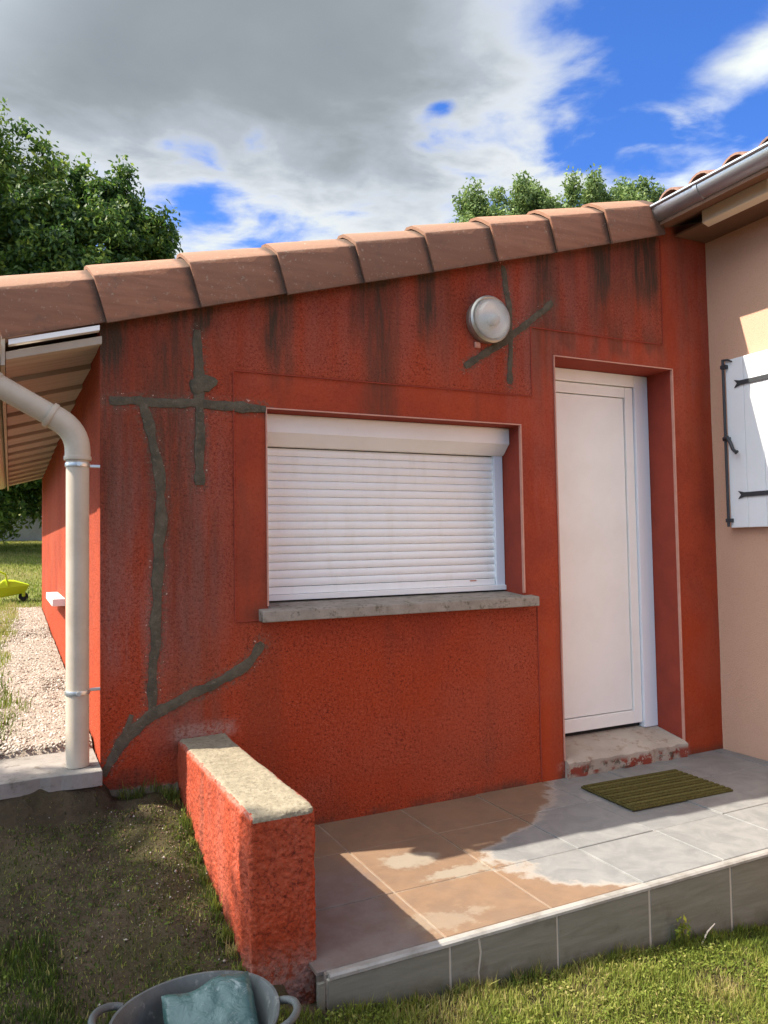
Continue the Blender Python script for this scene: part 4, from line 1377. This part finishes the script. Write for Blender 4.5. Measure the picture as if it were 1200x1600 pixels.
# ------------------------------------------------------------------ builder's tub with a plastic sack in it
TUB = Vector((0.088, -1.335, 0.0))
m, nt, b = newmat('tub_rubber', rough=0.6, spec=0.35)
p = gpos(nt)
col = mixc(nt, sstep(nt, noise(nt, 12, 5, 0.65, p), 0.3, 0.7), (0.062, 0.066, 0.062), (0.100, 0.105, 0.098))
col = mixc(nt, mth(nt, 'MULTIPLY', sstep(nt, noise(nt, 30, 5, 0.7, p), 0.55, 0.7), 0.6), col, (0.24, 0.235, 0.21))
setc(nt, b, col)
M_TUB = m
tubz = -0.155
tub = empty('builders_tub', (TUB.x, TUB.y, tubz))
tag(tub, 'grey flexible builder tub with loop handles on the shaded grass', 'tub')
H = 0.255


def dent(mb, k=0.012):
    mb.v = [(x * (1 + k * math.sin(2 * math.atan2(y, x) + 1)), y * (1 - k * math.sin(2 * math.atan2(y, x) + 1)), z + 0.008 * math.cos(2 * math.atan2(y, x) - 0.4) * (z / H)) for x, y, z in mb.v]
    return mb


prof = [(0.002, 0.0), (0.145, 0.0), (0.152, 0.008), (0.185, H - 0.03), (0.200, H - 0.012), (0.2045, H - 0.004), (0.203, H), (0.196, H), (0.190, H - 0.010), (0.178, H - 0.035), (0.146, 0.014), (0.002, 0.012)]
dent(MB().lathe(prof, 56)).build('body', M_TUB, tub, smoothf=True)
adir = math.atan2(-0.405, 0.914)
for sgn in (1, -1):
    cx, cy = math.cos(adir) * sgn, math.sin(adir) * sgn
    tx, ty_ = -cy, cx
    pts = []
    for k in range(13):
        a = math.pi * k / 12
        out = 0.196 + 0.052 * math.sin(a)
        s = 0.062 * math.cos(a)
        pts.append((cx * out + tx * s, cy * out + ty_ * s, H - 0.008 + 0.014 * math.sin(a)))
    MB().tube(pts, 0.0095, 10).build('handle', M_TUB, tub, smoothf=True)
m, nt, b = newmat('teal_film', rough=0.32, spec=0.5)
p = gpos(nt)
col = mixc(nt, sstep(nt, noise(nt, 8, 5, 0.6, p, 0.8), 0.35, 0.65), (0.034, 0.078, 0.070), (0.062, 0.118, 0.106))
col = mixc(nt, mth(nt, 'MULTIPLY', sstep(nt, noise(nt, 18, 6, 0.75, p, 1.5), 0.56, 0.68), 0.8), col, (0.24, 0.28, 0.265))
setc(nt, b, col)
bump(nt, b, noise(nt, 26, 4, 0.6, p, 1.0), 0.5, 0.012)
M_TEAL = m
sack = empty('plastic_sack', (TUB.x + 0.045, TUB.y + 0.005, tubz + 0.195))
tag(sack, 'crumpled teal plastic sack lying in the grey tub', 'sack')
nu, nv = 30, 22
U, Vv = np.meshgrid(np.linspace(-1, 1, nu), np.linspace(-1, 1, nv), indexing='ij')
pil = (1 - U ** 6) * (1 - Vv ** 6)
cr = (fbm2(U * 3 + 9, Vv * 3 + 4, 4) - 0.5)
VT_ = np.stack([U * 0.112 + 0.008 * cr, Vv * 0.135 + 0.008 * np.sin(U * 5), 0.028 * pil ** 0.5 + 0.018 * cr * pil], -1).reshape(-1, 3)
VB_ = np.stack([U * 0.112 + 0.008 * cr, Vv * 0.135 + 0.008 * np.sin(U * 5), -0.028 * pil ** 0.5 + 0.012 * cr * pil], -1).reshape(-1, 3)
I = np.arange(nu * nv).reshape(nu, nv)
f = np.stack([I[:-1, :-1], I[1:, :-1], I[1:, 1:], I[:-1, 1:]], -1).reshape(-1, 4)
o = put('bag', mesh_np('bag', np.concatenate([VT_, VB_]), np.concatenate([f, f[:, ::-1] + nu * nv]), True), M_TEAL, sack)
o.rotation_euler = (math.radians(28), math.radians(-10), math.radians(-8))


# ------------------------------------------------------------------ lime toy on the far lawn
m, nt, b = newmat('lime_plastic', (0.52, 0.62, 0.015), 0.35, spec=0.5)
M_LIME = m
m, nt, b = newmat('black_plastic', (0.02, 0.02, 0.02), 0.5)
M_BLK = m
ty = empty('garden_toy', (-0.30, 7.25, float(gz(-0.3, 7.25))))
tag(ty, 'lime green toy barrow with a hoop handle on the far lawn', 'toy')
mb = MB()
mb.add([(-0.16, -0.09, 0.05), (0.13, -0.07, 0.10), (0.13, 0.07, 0.10), (-0.16, 0.09, 0.05), (-0.22, -0.13, 0.17), (0.19, -0.10, 0.20), (0.19, 0.10, 0.20), (-0.22, 0.13, 0.17), (-0.10, -0.10, 0.27), (0.02, -0.09, 0.26), (0.02, 0.09, 0.26), (-0.10, 0.10, 0.27)],
       [(0, 3, 2, 1), (0, 1, 5, 4), (1, 2, 6, 5), (2, 3, 7, 6), (3, 0, 4, 7), (4, 5, 9, 8), (5, 6, 10, 9), (6, 7, 11, 10), (7, 4, 8, 11), (8, 9, 10, 11)])
mb.build('body', M_LIME, ty, bevel=0.015)
MB().tube([(0.12, -0.03, 0.055), (0.12, 0.03, 0.055)], 0.055, 18).build('wheel', M_BLK, ty, bevel=0.006)
MB().tube([(0.12, -0.05, 0.06), (0.12, -0.055, 0.13)], 0.02, 10).build('fork', M_LIME, ty)
MB().tube([(-0.05, -0.11, 0.20), (-0.08, -0.12, 0.34), (-0.24, -0.12, 0.42), (-0.34, -0.12, 0.34)], 0.013, 8).build('handle', M_LIME, ty, smoothf=True)

# ------------------------------------------------------------------ far garden wall, hedge, shrub
rw_ = empty('retaining_wall', (0, 20, 1.5))
tag(rw_, 'low grey concrete retaining wall at the top of the far lawn', 'wall')
MB().box((-14, 0, -0.4), (6, 0.2, 0.66)).build('body', M_RETAIN, rw_, bevel=0.01)
MB().box((-14, -0.04, 0.662), (6, 0.24, 0.72)).build('coping', M_RETAIN, rw_, bevel=0.01)


def leaf_mesh(name, C_, Nn, size, tint, seed=0):
    """diamond leaves at C_ with random facing"""
    rg = np.random.default_rng(seed)
    n = len(C_)
    a = rg.normal(size=(n, 3))
    a /= np.linalg.norm(a, axis=1, keepdims=True)
    w = rg.normal(size=(n, 3)) * 0.9
    if Nn is not None:
        w = w * 0.7 + Nn
    nn = w / np.linalg.norm(w, axis=1, keepdims=True)
    t = np.cross(nn, a)
    t /= np.maximum(np.linalg.norm(t, axis=1, keepdims=True), 1e-6)
    bt = np.cross(nn, t)
    s = size * rg.uniform(0.6, 1.3, (n, 1))
    V = np.stack([C_ - t * s, C_ + bt * s * 0.46 + nn * s * 0.1, C_ + t * s, C_ - bt * s * 0.46 + nn * s * 0.1], 1).reshape(-1, 3)
    F = np.arange(4 * n).reshape(n, 4)
    me = mesh_np(name, V, F)
    vattr(me, 'tint', np.repeat(np.clip(tint, 0, 1), 4))
    return me


def crown_points(center, rad, nclump, per, seed, clump_r=0.16, shell=0.55, spires=0, jag=0.3):
    rg = np.random.default_rng(seed)
    center = np.array(center, float)
    rad = np.array(rad, float)
    d = rg.normal(size=(nclump, 3))
    d /= np.linalg.norm(d, axis=1, keepdims=True)
    rr = shell + (1 - shell) * rg.random((nclump, 1)) ** 0.6
    bumpy = 1 + jag * (vn3(d * 2.6 + seed * 3.7 + 20)[:, None] - 0.5) * 2
    cl = center + d * rad * rr * bumpy
    if spires:
        ex = []
        for k in range(spires):
            dd = rg.normal(size=3)
            dd[2] = abs(dd[2]) + 0.25
            dd /= np.linalg.norm(dd)
            base = center + dd * rad * 0.92
            hgt = rg.uniform(0.15, 0.34) * rad[2]
            for t in np.linspace(0, 1, 9):
                ex.append(base + np.array([dd[0] * 0.25, dd[1] * 0.25, 1.0]) * hgt * t + rg.normal(size=3) * 0.05 * rad[2] * (1 - t) * 0.8)
        cl = np.concatenate([cl, np.array(ex)])
    n = len(cl)
    cr = clump_r * rad.mean() * rg.uniform(0.5, 1.25, (n, 1, 1))
    off = rg.normal(size=(n, per, 3))
    off /= np.linalg.norm(off, axis=2, keepdims=True)
    off *= rg.random((n, per, 1)) ** 0.5
    P = (cl[:, None, :] + off * cr).reshape(-1, 3)
    ctint = np.repeat(rg.random(n), per)
    outw = (P - center) / rad
    ln = np.maximum(np.linalg.norm(outw, axis=1, keepdims=True), 1e-6)
    return P, outw / ln, ctint, rg


def tree(name, label, base, center, rad, nclump, per, leaf, seed, mat=M_LEAF, group=None, spires=0, clump_r=0.16, shell=0.5, tb=0.0, limbs=9, trunk_r=0.16, cat='tree', jag=0.3):
    root = empty(name, base)
    tag(root, label, cat, group)
    P, N_, ct, rg = crown_points(np.array(center) - np.array(base), rad, nclump, per, seed, clump_r, shell, spires, jag)
    tint = np.clip(0.42 + tb + 0.35 * (ct - 0.5) + 0.22 * rg.normal(size=len(P)), 0, 1)
    put('crown', leaf_mesh('crown', P, N_ * 0.5, leaf, tint, seed), mat, root)
    mb = MB()
    c = Vector(center) - Vector(base)
    topz = c.z + rad[2] * 0.55
    pts = [Vector((0, 0, -0.2))]
    for t in (0.2, 0.45, 0.7, 1.0):
        pts.append(Vector((c.x * t + rg.normal() * 0.05, c.y * t + rg.normal() * 0.05, topz * t)))
    mb.tube(pts, [trunk_r * k for k in (1.2, 1.0, 0.75, 0.45, 0.12)], 10)
    for k in range(limbs):
        t = rg.uniform(0.35, 0.9)
        i = min(int(t * 4), 3)
        p0 = pts[i].lerp(pts[i + 1], t * 4 - i) if i < 4 else pts[-1]
        dd = Vector(rg.normal(size=3))
        dd.z = abs(dd.z) * 0.6 + 0.3
        dd.normalize()
        e = c + Vector((dd.x * rad[0], dd.y * rad[1], (dd.z - 0.3) * rad[2])) * 0.75
        mid = p0.lerp(e, 0.5) + Vector((0, 0, 0.08 * rad[2]))
        mb.tube([p0, mid, e], [trunk_r * 0.4, trunk_r * 0.25, trunk_r * 0.06], 6)
    mb.build('trunk', M_BARK, root, smoothf=True)
    return root


tree('broadleaf_tree', 'tallest leafy tree at the left edge behind the roof', (-2.3, 16.5, 1.2), (-2.2, 16.5, 6.35), (3.9, 3.2, 4.85), 1500, 95, 0.074, 3, spires=26, tb=0.28, shell=0.72, clump_r=0.115, jag=0.16)
tree('broadleaf_tree', 'darker leafy tree with two pointed tops just right of the tallest one', (1.2, 15.2, 1.1), (1.15, 15.2, 5.9), (2.15, 2.1, 3.6), 1000, 95, 0.068, 5, spires=20, tb=0.10, shell=0.72, clump_r=0.125, jag=0.16)
for k_, (tx_, tyy_, tz_, rx_, lab_) in enumerate(((10.7, 12.2, 7.5, 1.8, 'pale green treetop farthest left in the row behind the tiled verge'), (12.7, 12.3, 8.1, 2.0, 'pale green treetop in the middle of the row behind the tiled verge'), (15.0, 12.0, 8.2, 2.6, 'pale green treetop directly behind the end of the metal gutter'))):
    tree('pale_tree', lab_, (tx_, tyy_, 0.5), (tx_, tyy_, tz_), (rx_, 1.4, 2.25), 330 + 110 * k_, 85, 0.055, 8 + k_, mat=M_LEAF2, spires=26, jag=0.16, clump_r=0.15, group='treetops behind the verge')
# the garden tree whose shade lies on the front lawn
tree('garden_tree', 'garden tree left of the lawn, shading the grass and tub', (-4.6, -0.3, -0.2), (-4.58, 0.0, 4.3), (1.16, 1.40, 1.22), 400, 110, 0.07, 12, spires=0, shell=0.12, clump_r=0.17, limbs=8, trunk_r=0.10, jag=0.14)

# hedge and shrub above the far wall
hp = RNG.uniform((-9, 20.6, 2.0), (5, 23.0, 5.2), (9000, 3))
hp[:, 2] = 2.0 + (hp[:, 2] - 2.0) * (0.75 + 0.35 * vn2(hp[:, 0] * 1.3, hp[:, 1]))
hed = empty('hedge', (-2, 21.8, 1.8))
tag(hed, 'dark unclipped hedge above the far retaining wall', 'hedge')
put('foliage', leaf_mesh('foliage', hp - np.array((-2, 21.8, 1.8)), None, 0.15, np.clip(RNG.normal(0.15, 0.15, len(hp)), 0, 1), 31), M_LEAF, hed)
hs = MB()
for k in range(14):
    hs.tube([(-6.5 + k, 0, -0.4), (-6.45 + k, 0.1, 2.4)], [0.05, 0.02], 6)
hs.build('stem', M_BARK, hed)
tree('shrub', 'small yellow green shrub on top of the far retaining wall', (-0.55, 20.5, 1.9), (-0.55, 20.5, 2.62), (0.42, 0.35, 0.45), 60, 40, 0.06, 41, mat=M_WEED, tb=0.0, limbs=4, trunk_r=0.03, cat='shrub', clump_r=0.25)


# ------------------------------------------------------------------ grass, gravel, rubble
def blades(P, length, width, tint, seed, lean=0.55):
    rg = np.random.default_rng(seed)
    n = len(P)
    a = rg.uniform(0, 2 * math.pi, n)
    s = np.stack([np.cos(a), np.sin(a), np.zeros(n)], 1)
    b2 = rg.uniform(0, 2 * math.pi, n)
    l = length * rg.uniform(0.5, 1.35, n)
    ln = lean * rg.random(n) * l
    tip = np.stack([np.cos(b2) * ln, np.sin(b2) * ln, np.sqrt(np.maximum(l * l - ln * ln, 1e-6))], 1)
    mid = tip * np.array([0.4, 0.4, 0.62])
    w = (width * rg.uniform(0.6, 1.4, n))[:, None]
    V = np.stack([P - s * w, P + s * w, P + mid + s * w * 0.75, P + mid - s * w * 0.75, P + tip], 1).reshape(-1, 3)
    k = np.arange(n)[:, None] * 5
    Fq = np.concatenate([k + np.array([[0, 1, 2]]), k + np.array([[0, 2, 3]]), k + np.array([[3, 2, 4]])])
    me = mesh_np('grass', V, Fq)
    vattr(me, 'tint', np.repeat(np.clip(tint, 0, 1), 5))
    return me


def scatter(n, x0, x1, y0, y1, seed):
    rg = np.random.default_rng(seed)
    return rg.uniform(x0, x1, n), rg.uniform(y0, y1, n), rg


def surf(x, y):
    return gz(x, y) + (fbm2(x * 4, y * 4, 4) - 0.5) * 0.035 * smooth(np.abs(y + 1), 4.0, 0.5) + (fbm2(x * 22, y * 22, 3) - 0.5) * 0.022 * smooth(np.abs(y), 3.2, 2.0)


x, y, rg = scatter(150000, -1.6, 0.40, -2.4, -0.14, 51)
ok = ~((x > 0.29) & (y > -1.08))
dirt = fbm2(x * 2.6 + 3, y * 2.6 + 8, 4)
dirt = dirt - 0.20 * np.exp(-((x - 0.12) / 0.22) ** 2) * smooth(y, -1.05, -0.5) - 0.25 * smooth(y, -0.32, -0.16)
ok &= rg.random(len(x)) < np.clip((dirt - 0.44) / 0.18, 0.02, 1)
x, y = x[ok], y[ok]
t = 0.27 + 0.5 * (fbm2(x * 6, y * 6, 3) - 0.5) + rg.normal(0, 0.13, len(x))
t = np.where(rg.random(len(x)) < 0.08, 0.9, t)
tall = 0.017 + 0.016 * smooth(fbm2(x * 5 + 4, y * 5, 3), 0.5, 0.75)
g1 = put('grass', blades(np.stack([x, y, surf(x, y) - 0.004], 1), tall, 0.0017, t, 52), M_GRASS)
tag(g1, 'short dark mossy grass on the shaded lawn beside the low wall', 'grass', kind='stuff')
x, y, rg = scatter(26000, -1.0, 0.30, -1.5, -0.13, 81)
t = np.where(rg.random(len(x)) < 0.55, rg.normal(0.12, 0.12, len(x)), rg.normal(0.75, 0.15, len(x)))
g5 = put('grass', blades(np.stack([x, y, surf(x, y) - 0.003], 1), 0.012, 0.0016, t, 82, 0.95), M_GRASS)
tag(g5, 'moss and dry litter on the bare soil beside the low wall', 'litter', kind='stuff')
x, y, rg = scatter(170000, 0.30, 3.5, -2.6, -1.165, 53)
ok = ~((x < 0.55) & (y > -1.17))
ok &= rg.random(len(x)) < np.clip((fbm2(x * 3, y * 3, 4) - 0.25) / 0.2, 0.25, 1)
x, y = x[ok], y[ok]
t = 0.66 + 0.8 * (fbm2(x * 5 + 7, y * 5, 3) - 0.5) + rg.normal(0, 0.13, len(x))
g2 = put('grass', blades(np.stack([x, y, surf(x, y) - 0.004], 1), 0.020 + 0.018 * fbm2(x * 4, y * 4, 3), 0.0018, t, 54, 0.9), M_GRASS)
tag(g2, 'sunlit yellow green grass below the terrace edge', 'grass', kind='stuff')
rg = np.random.default_rng(101)
cx_ = np.concatenate([rg.uniform(0.5, 3.45, 70), rg.uniform(0.02, 0.28, 10), np.full(22, 0.285)])
cy_ = np.concatenate([-1.168 - np.abs(rg.normal(0, 0.018, 70)), rg.uniform(-0.09, -0.05, 10), rg.uniform(-1.1, -0.1, 22)])
per = 26
x = np.repeat(cx_, per) + rg.normal(0, 0.013, len(cx_) * per)
y = np.minimum(np.repeat(cy_, per) + rg.normal(0, 0.009, len(cx_) * per), np.where(x > 0.45, -1.160, -0.03))
hgt_ = np.repeat(rg.uniform(0.022, 0.060, len(cx_)), per)
t = np.repeat(rg.normal(0.5, 0.18, len(cx_)), per) + rg.normal(0, 0.1, len(x))
g6 = put('grass', blades(np.stack([x, y, surf(x, y) - 0.004], 1), hgt_, 0.0017, t, 102, 0.8), M_GRASS)
tag(g6, 'longer grass tufts left along the foot of the riser and walls', 'grass', kind='stuff')
# clover and broad weeds knitted into the turf
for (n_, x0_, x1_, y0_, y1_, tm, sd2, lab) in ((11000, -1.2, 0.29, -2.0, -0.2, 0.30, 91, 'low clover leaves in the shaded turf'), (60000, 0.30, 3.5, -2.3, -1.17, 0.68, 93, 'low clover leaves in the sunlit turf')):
    x, y, rg = scatter(n_, x0_, x1_, y0_, y1_, sd2)
    ok = rg.random(n_) < smooth(fbm2(x * 5 + sd2, y * 5, 4), 0.42, 0.60)
    x, y = x[ok], y[ok]
    z = surf(x, y) + rg.uniform(0.004, 0.024, len(x))
    up_ = np.tile(np.array([0.0, 0.0, 1.3]), (len(x), 1))
    t = tm + 0.6 * (fbm2(x * 9, y * 9, 3) - 0.5) + rg.normal(0, 0.12, len(x))
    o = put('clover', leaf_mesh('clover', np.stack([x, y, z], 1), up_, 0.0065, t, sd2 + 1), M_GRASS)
    tag(o, lab, 'clover', kind='stuff')
x, y, rg = scatter(60000, -3.2, 1.2, 6.4, 20.0, 55)
t = 0.72 + 0.6 * (fbm2(x * 1.2, y * 0.8, 4) - 0.5) + rg.normal(0, 0.1, len(x))
g3 = put('grass', blades(np.stack([x, y, gz(x, y) - 0.01], 1), 0.05, 0.006, t, 56), M_GRASS)
tag(g3, 'dry grass on the far lawn behind the house', 'grass', kind='stuff')
x, y, rg = scatter(30000, -1.5, -0.20, 0.2, 7.0, 57)
edge_x = -0.36 + 0.10 * (vn2(y * 2.2, y * 0 + 3) - 0.5) + 0.11 * smooth(y, 2.5, 6.0) + 0.10 * np.exp(-((y - 1.05) / 0.32) ** 2) + 0.05 * np.exp(-((y - 0.55) / 0.2) ** 2)
ok = x < edge_x + rg.normal(0, 0.02, len(x))
x, y = x[ok], y[ok]
t = 0.42 + 0.35 * smooth(y, 1.5, 4.0) + 0.5 * (fbm2(x * 4, y * 4, 3) - 0.5) + rg.normal(0, 0.12, len(x))
g4 = put('grass', blades(np.stack([x, y, gz(x, y)], 1), 0.055, 0.0026, t, 58), M_GRASS)
tag(g4, 'rough tufts of grass along the gravel edge', 'grass', kind='stuff')


def stones(name, P, size, tint, seed):
    rg = np.random.default_rng(seed)
    n = len(P)
    base = np.array([(1, 0, 0), (-1, 0, 0), (0, 1, 0), (0, -1, 0), (0, 0, 1), (0, 0, -1)], float)
    f = np.array([(0, 2, 4), (2, 1, 4), (1, 3, 4), (3, 0, 4), (2, 0, 5), (1, 2, 5), (3, 1, 5), (0, 3, 5)])
    sc = size[:, None, None] * rg.uniform(0.55, 1.25, (n, 6, 1))
    a = rg.uniform(0, 2 * math.pi, n)
    c, s = np.cos(a), np.sin(a)
    B = base[None] * sc * np.array([1, 0.8, 0.65])
    B = np.stack([B[:, :, 0] * c[:, None] - B[:, :, 1] * s[:, None], B[:, :, 0] * s[:, None] + B[:, :, 1] * c[:, None], B[:, :, 2]], -1)
    V = (B + P[:, None, :]).reshape(-1, 3)
    F = (f[None] + np.arange(n)[:, None, None] * 6).reshape(-1, 3)
    me = mesh_np(name, V, F)
    vattr(me, 'tint', np.repeat(np.clip(tint, 0, 1), 6))
    return me


x, y, rg = scatter(22000, -0.52, -0.012, 0.245, 6.5, 61)
z = gz(x, y) + 0.016 + (fbm2(x * 14, y * 14, 3) - 0.5) * 0.02 - 0.05 * smooth(x, -0.42, -0.62)
gr = put('gravel', stones('gravel', np.stack([x, y, z], 1), rg.uniform(0.005, 0.014, len(x)), rg.normal(0.55, 0.25, len(x)), 62), M_STONE)
tag(gr, 'loose pale gravel along the side wall', 'gravel', kind='stuff')
x, y, rg = scatter(5200, -0.55, 0.30, -1.3, -0.14, 63)
k = rg.random(len(x)) < np.clip(0.15 + np.exp(-((x - 0.14) / 0.16) ** 2) * smooth(y, -1.1, -0.5), 0, 1)
x, y = x[k], y[k]
rb = put('rubble', stones('rubble', np.stack([x, y, surf(x, y) + 0.004], 1), rg.uniform(0.001, 0.0048, len(x)) * (1 + (rg.random(len(x)) < 0.05)), rg.random(len(x)) ** 1.4 * 0.95, 64), M_CHIP)
tag(rb, 'small chips of render and cement scattered on the bare earth', 'rubble', kind='stuff')
# crumbling cement lip where the facade meets the soil
vs = []
nn_ = 46
for i in range(nn_):
    x = 0.0 + 0.30 * i / (nn_ - 1)
    a = 0.026 + 0.018 * float(vn2(i * 0.5, 3.0)) + random.uniform(-.003, .003)
    zt_ = 0.262 + 0.020 * float(vn2(i * 0.4, 8.0))
    vs += [(x, 0.01, zt_ + 0.01), (x, -a * 0.6, zt_), (x, -a, zt_ - 0.018), (x, -a * 1.1, 0.16)]
fs = [(i * 4 + j, i * 4 + j + 1, i * 4 + j + 5, i * 4 + j + 4) for i in range(nn_ - 1) for j in range(3)]
MB().add(vs, fs).build('cement_lip', M_MORTAR, house, smoothf=True)
# weed against the riser and a dry stalk
wd = empty('weed', (1.885, -1.175, float(surf(1.885, -1.175))))
tag(wd, 'small yellow flowering weed growing against the terrace riser', 'weed')
rg = np.random.default_rng(71)
P = rg.normal(size=(60, 3)) * np.array([0.020, 0.012, 0.028]) + np.array([0, 0, 0.065])
put('leaves', leaf_mesh('leaves', P, None, 0.011, np.clip(rg.normal(0.55, 0.3, 60), 0, 1), 72), M_WEED, wd)
MB().tube([(0, 0, -0.01), (0.004, 0, 0.03), (0, 0.003, 0.06)], [0.003, 0.0025, 0.001], 6).build('stem', M_WEED, wd)
sk = MB().tube([(1.96, -1.19, float(surf(1.96, -1.19))), (2.0, -1.185, -0.205), (2.045, -1.18, -0.188)], [0.003, 0.0028, 0.002], 6)
st = sk.build('dry_stalk', M_CREAM, None, smoothf=True)
tag(st, 'dry straw stalk leaning on the riser right of the weed', 'stalk')
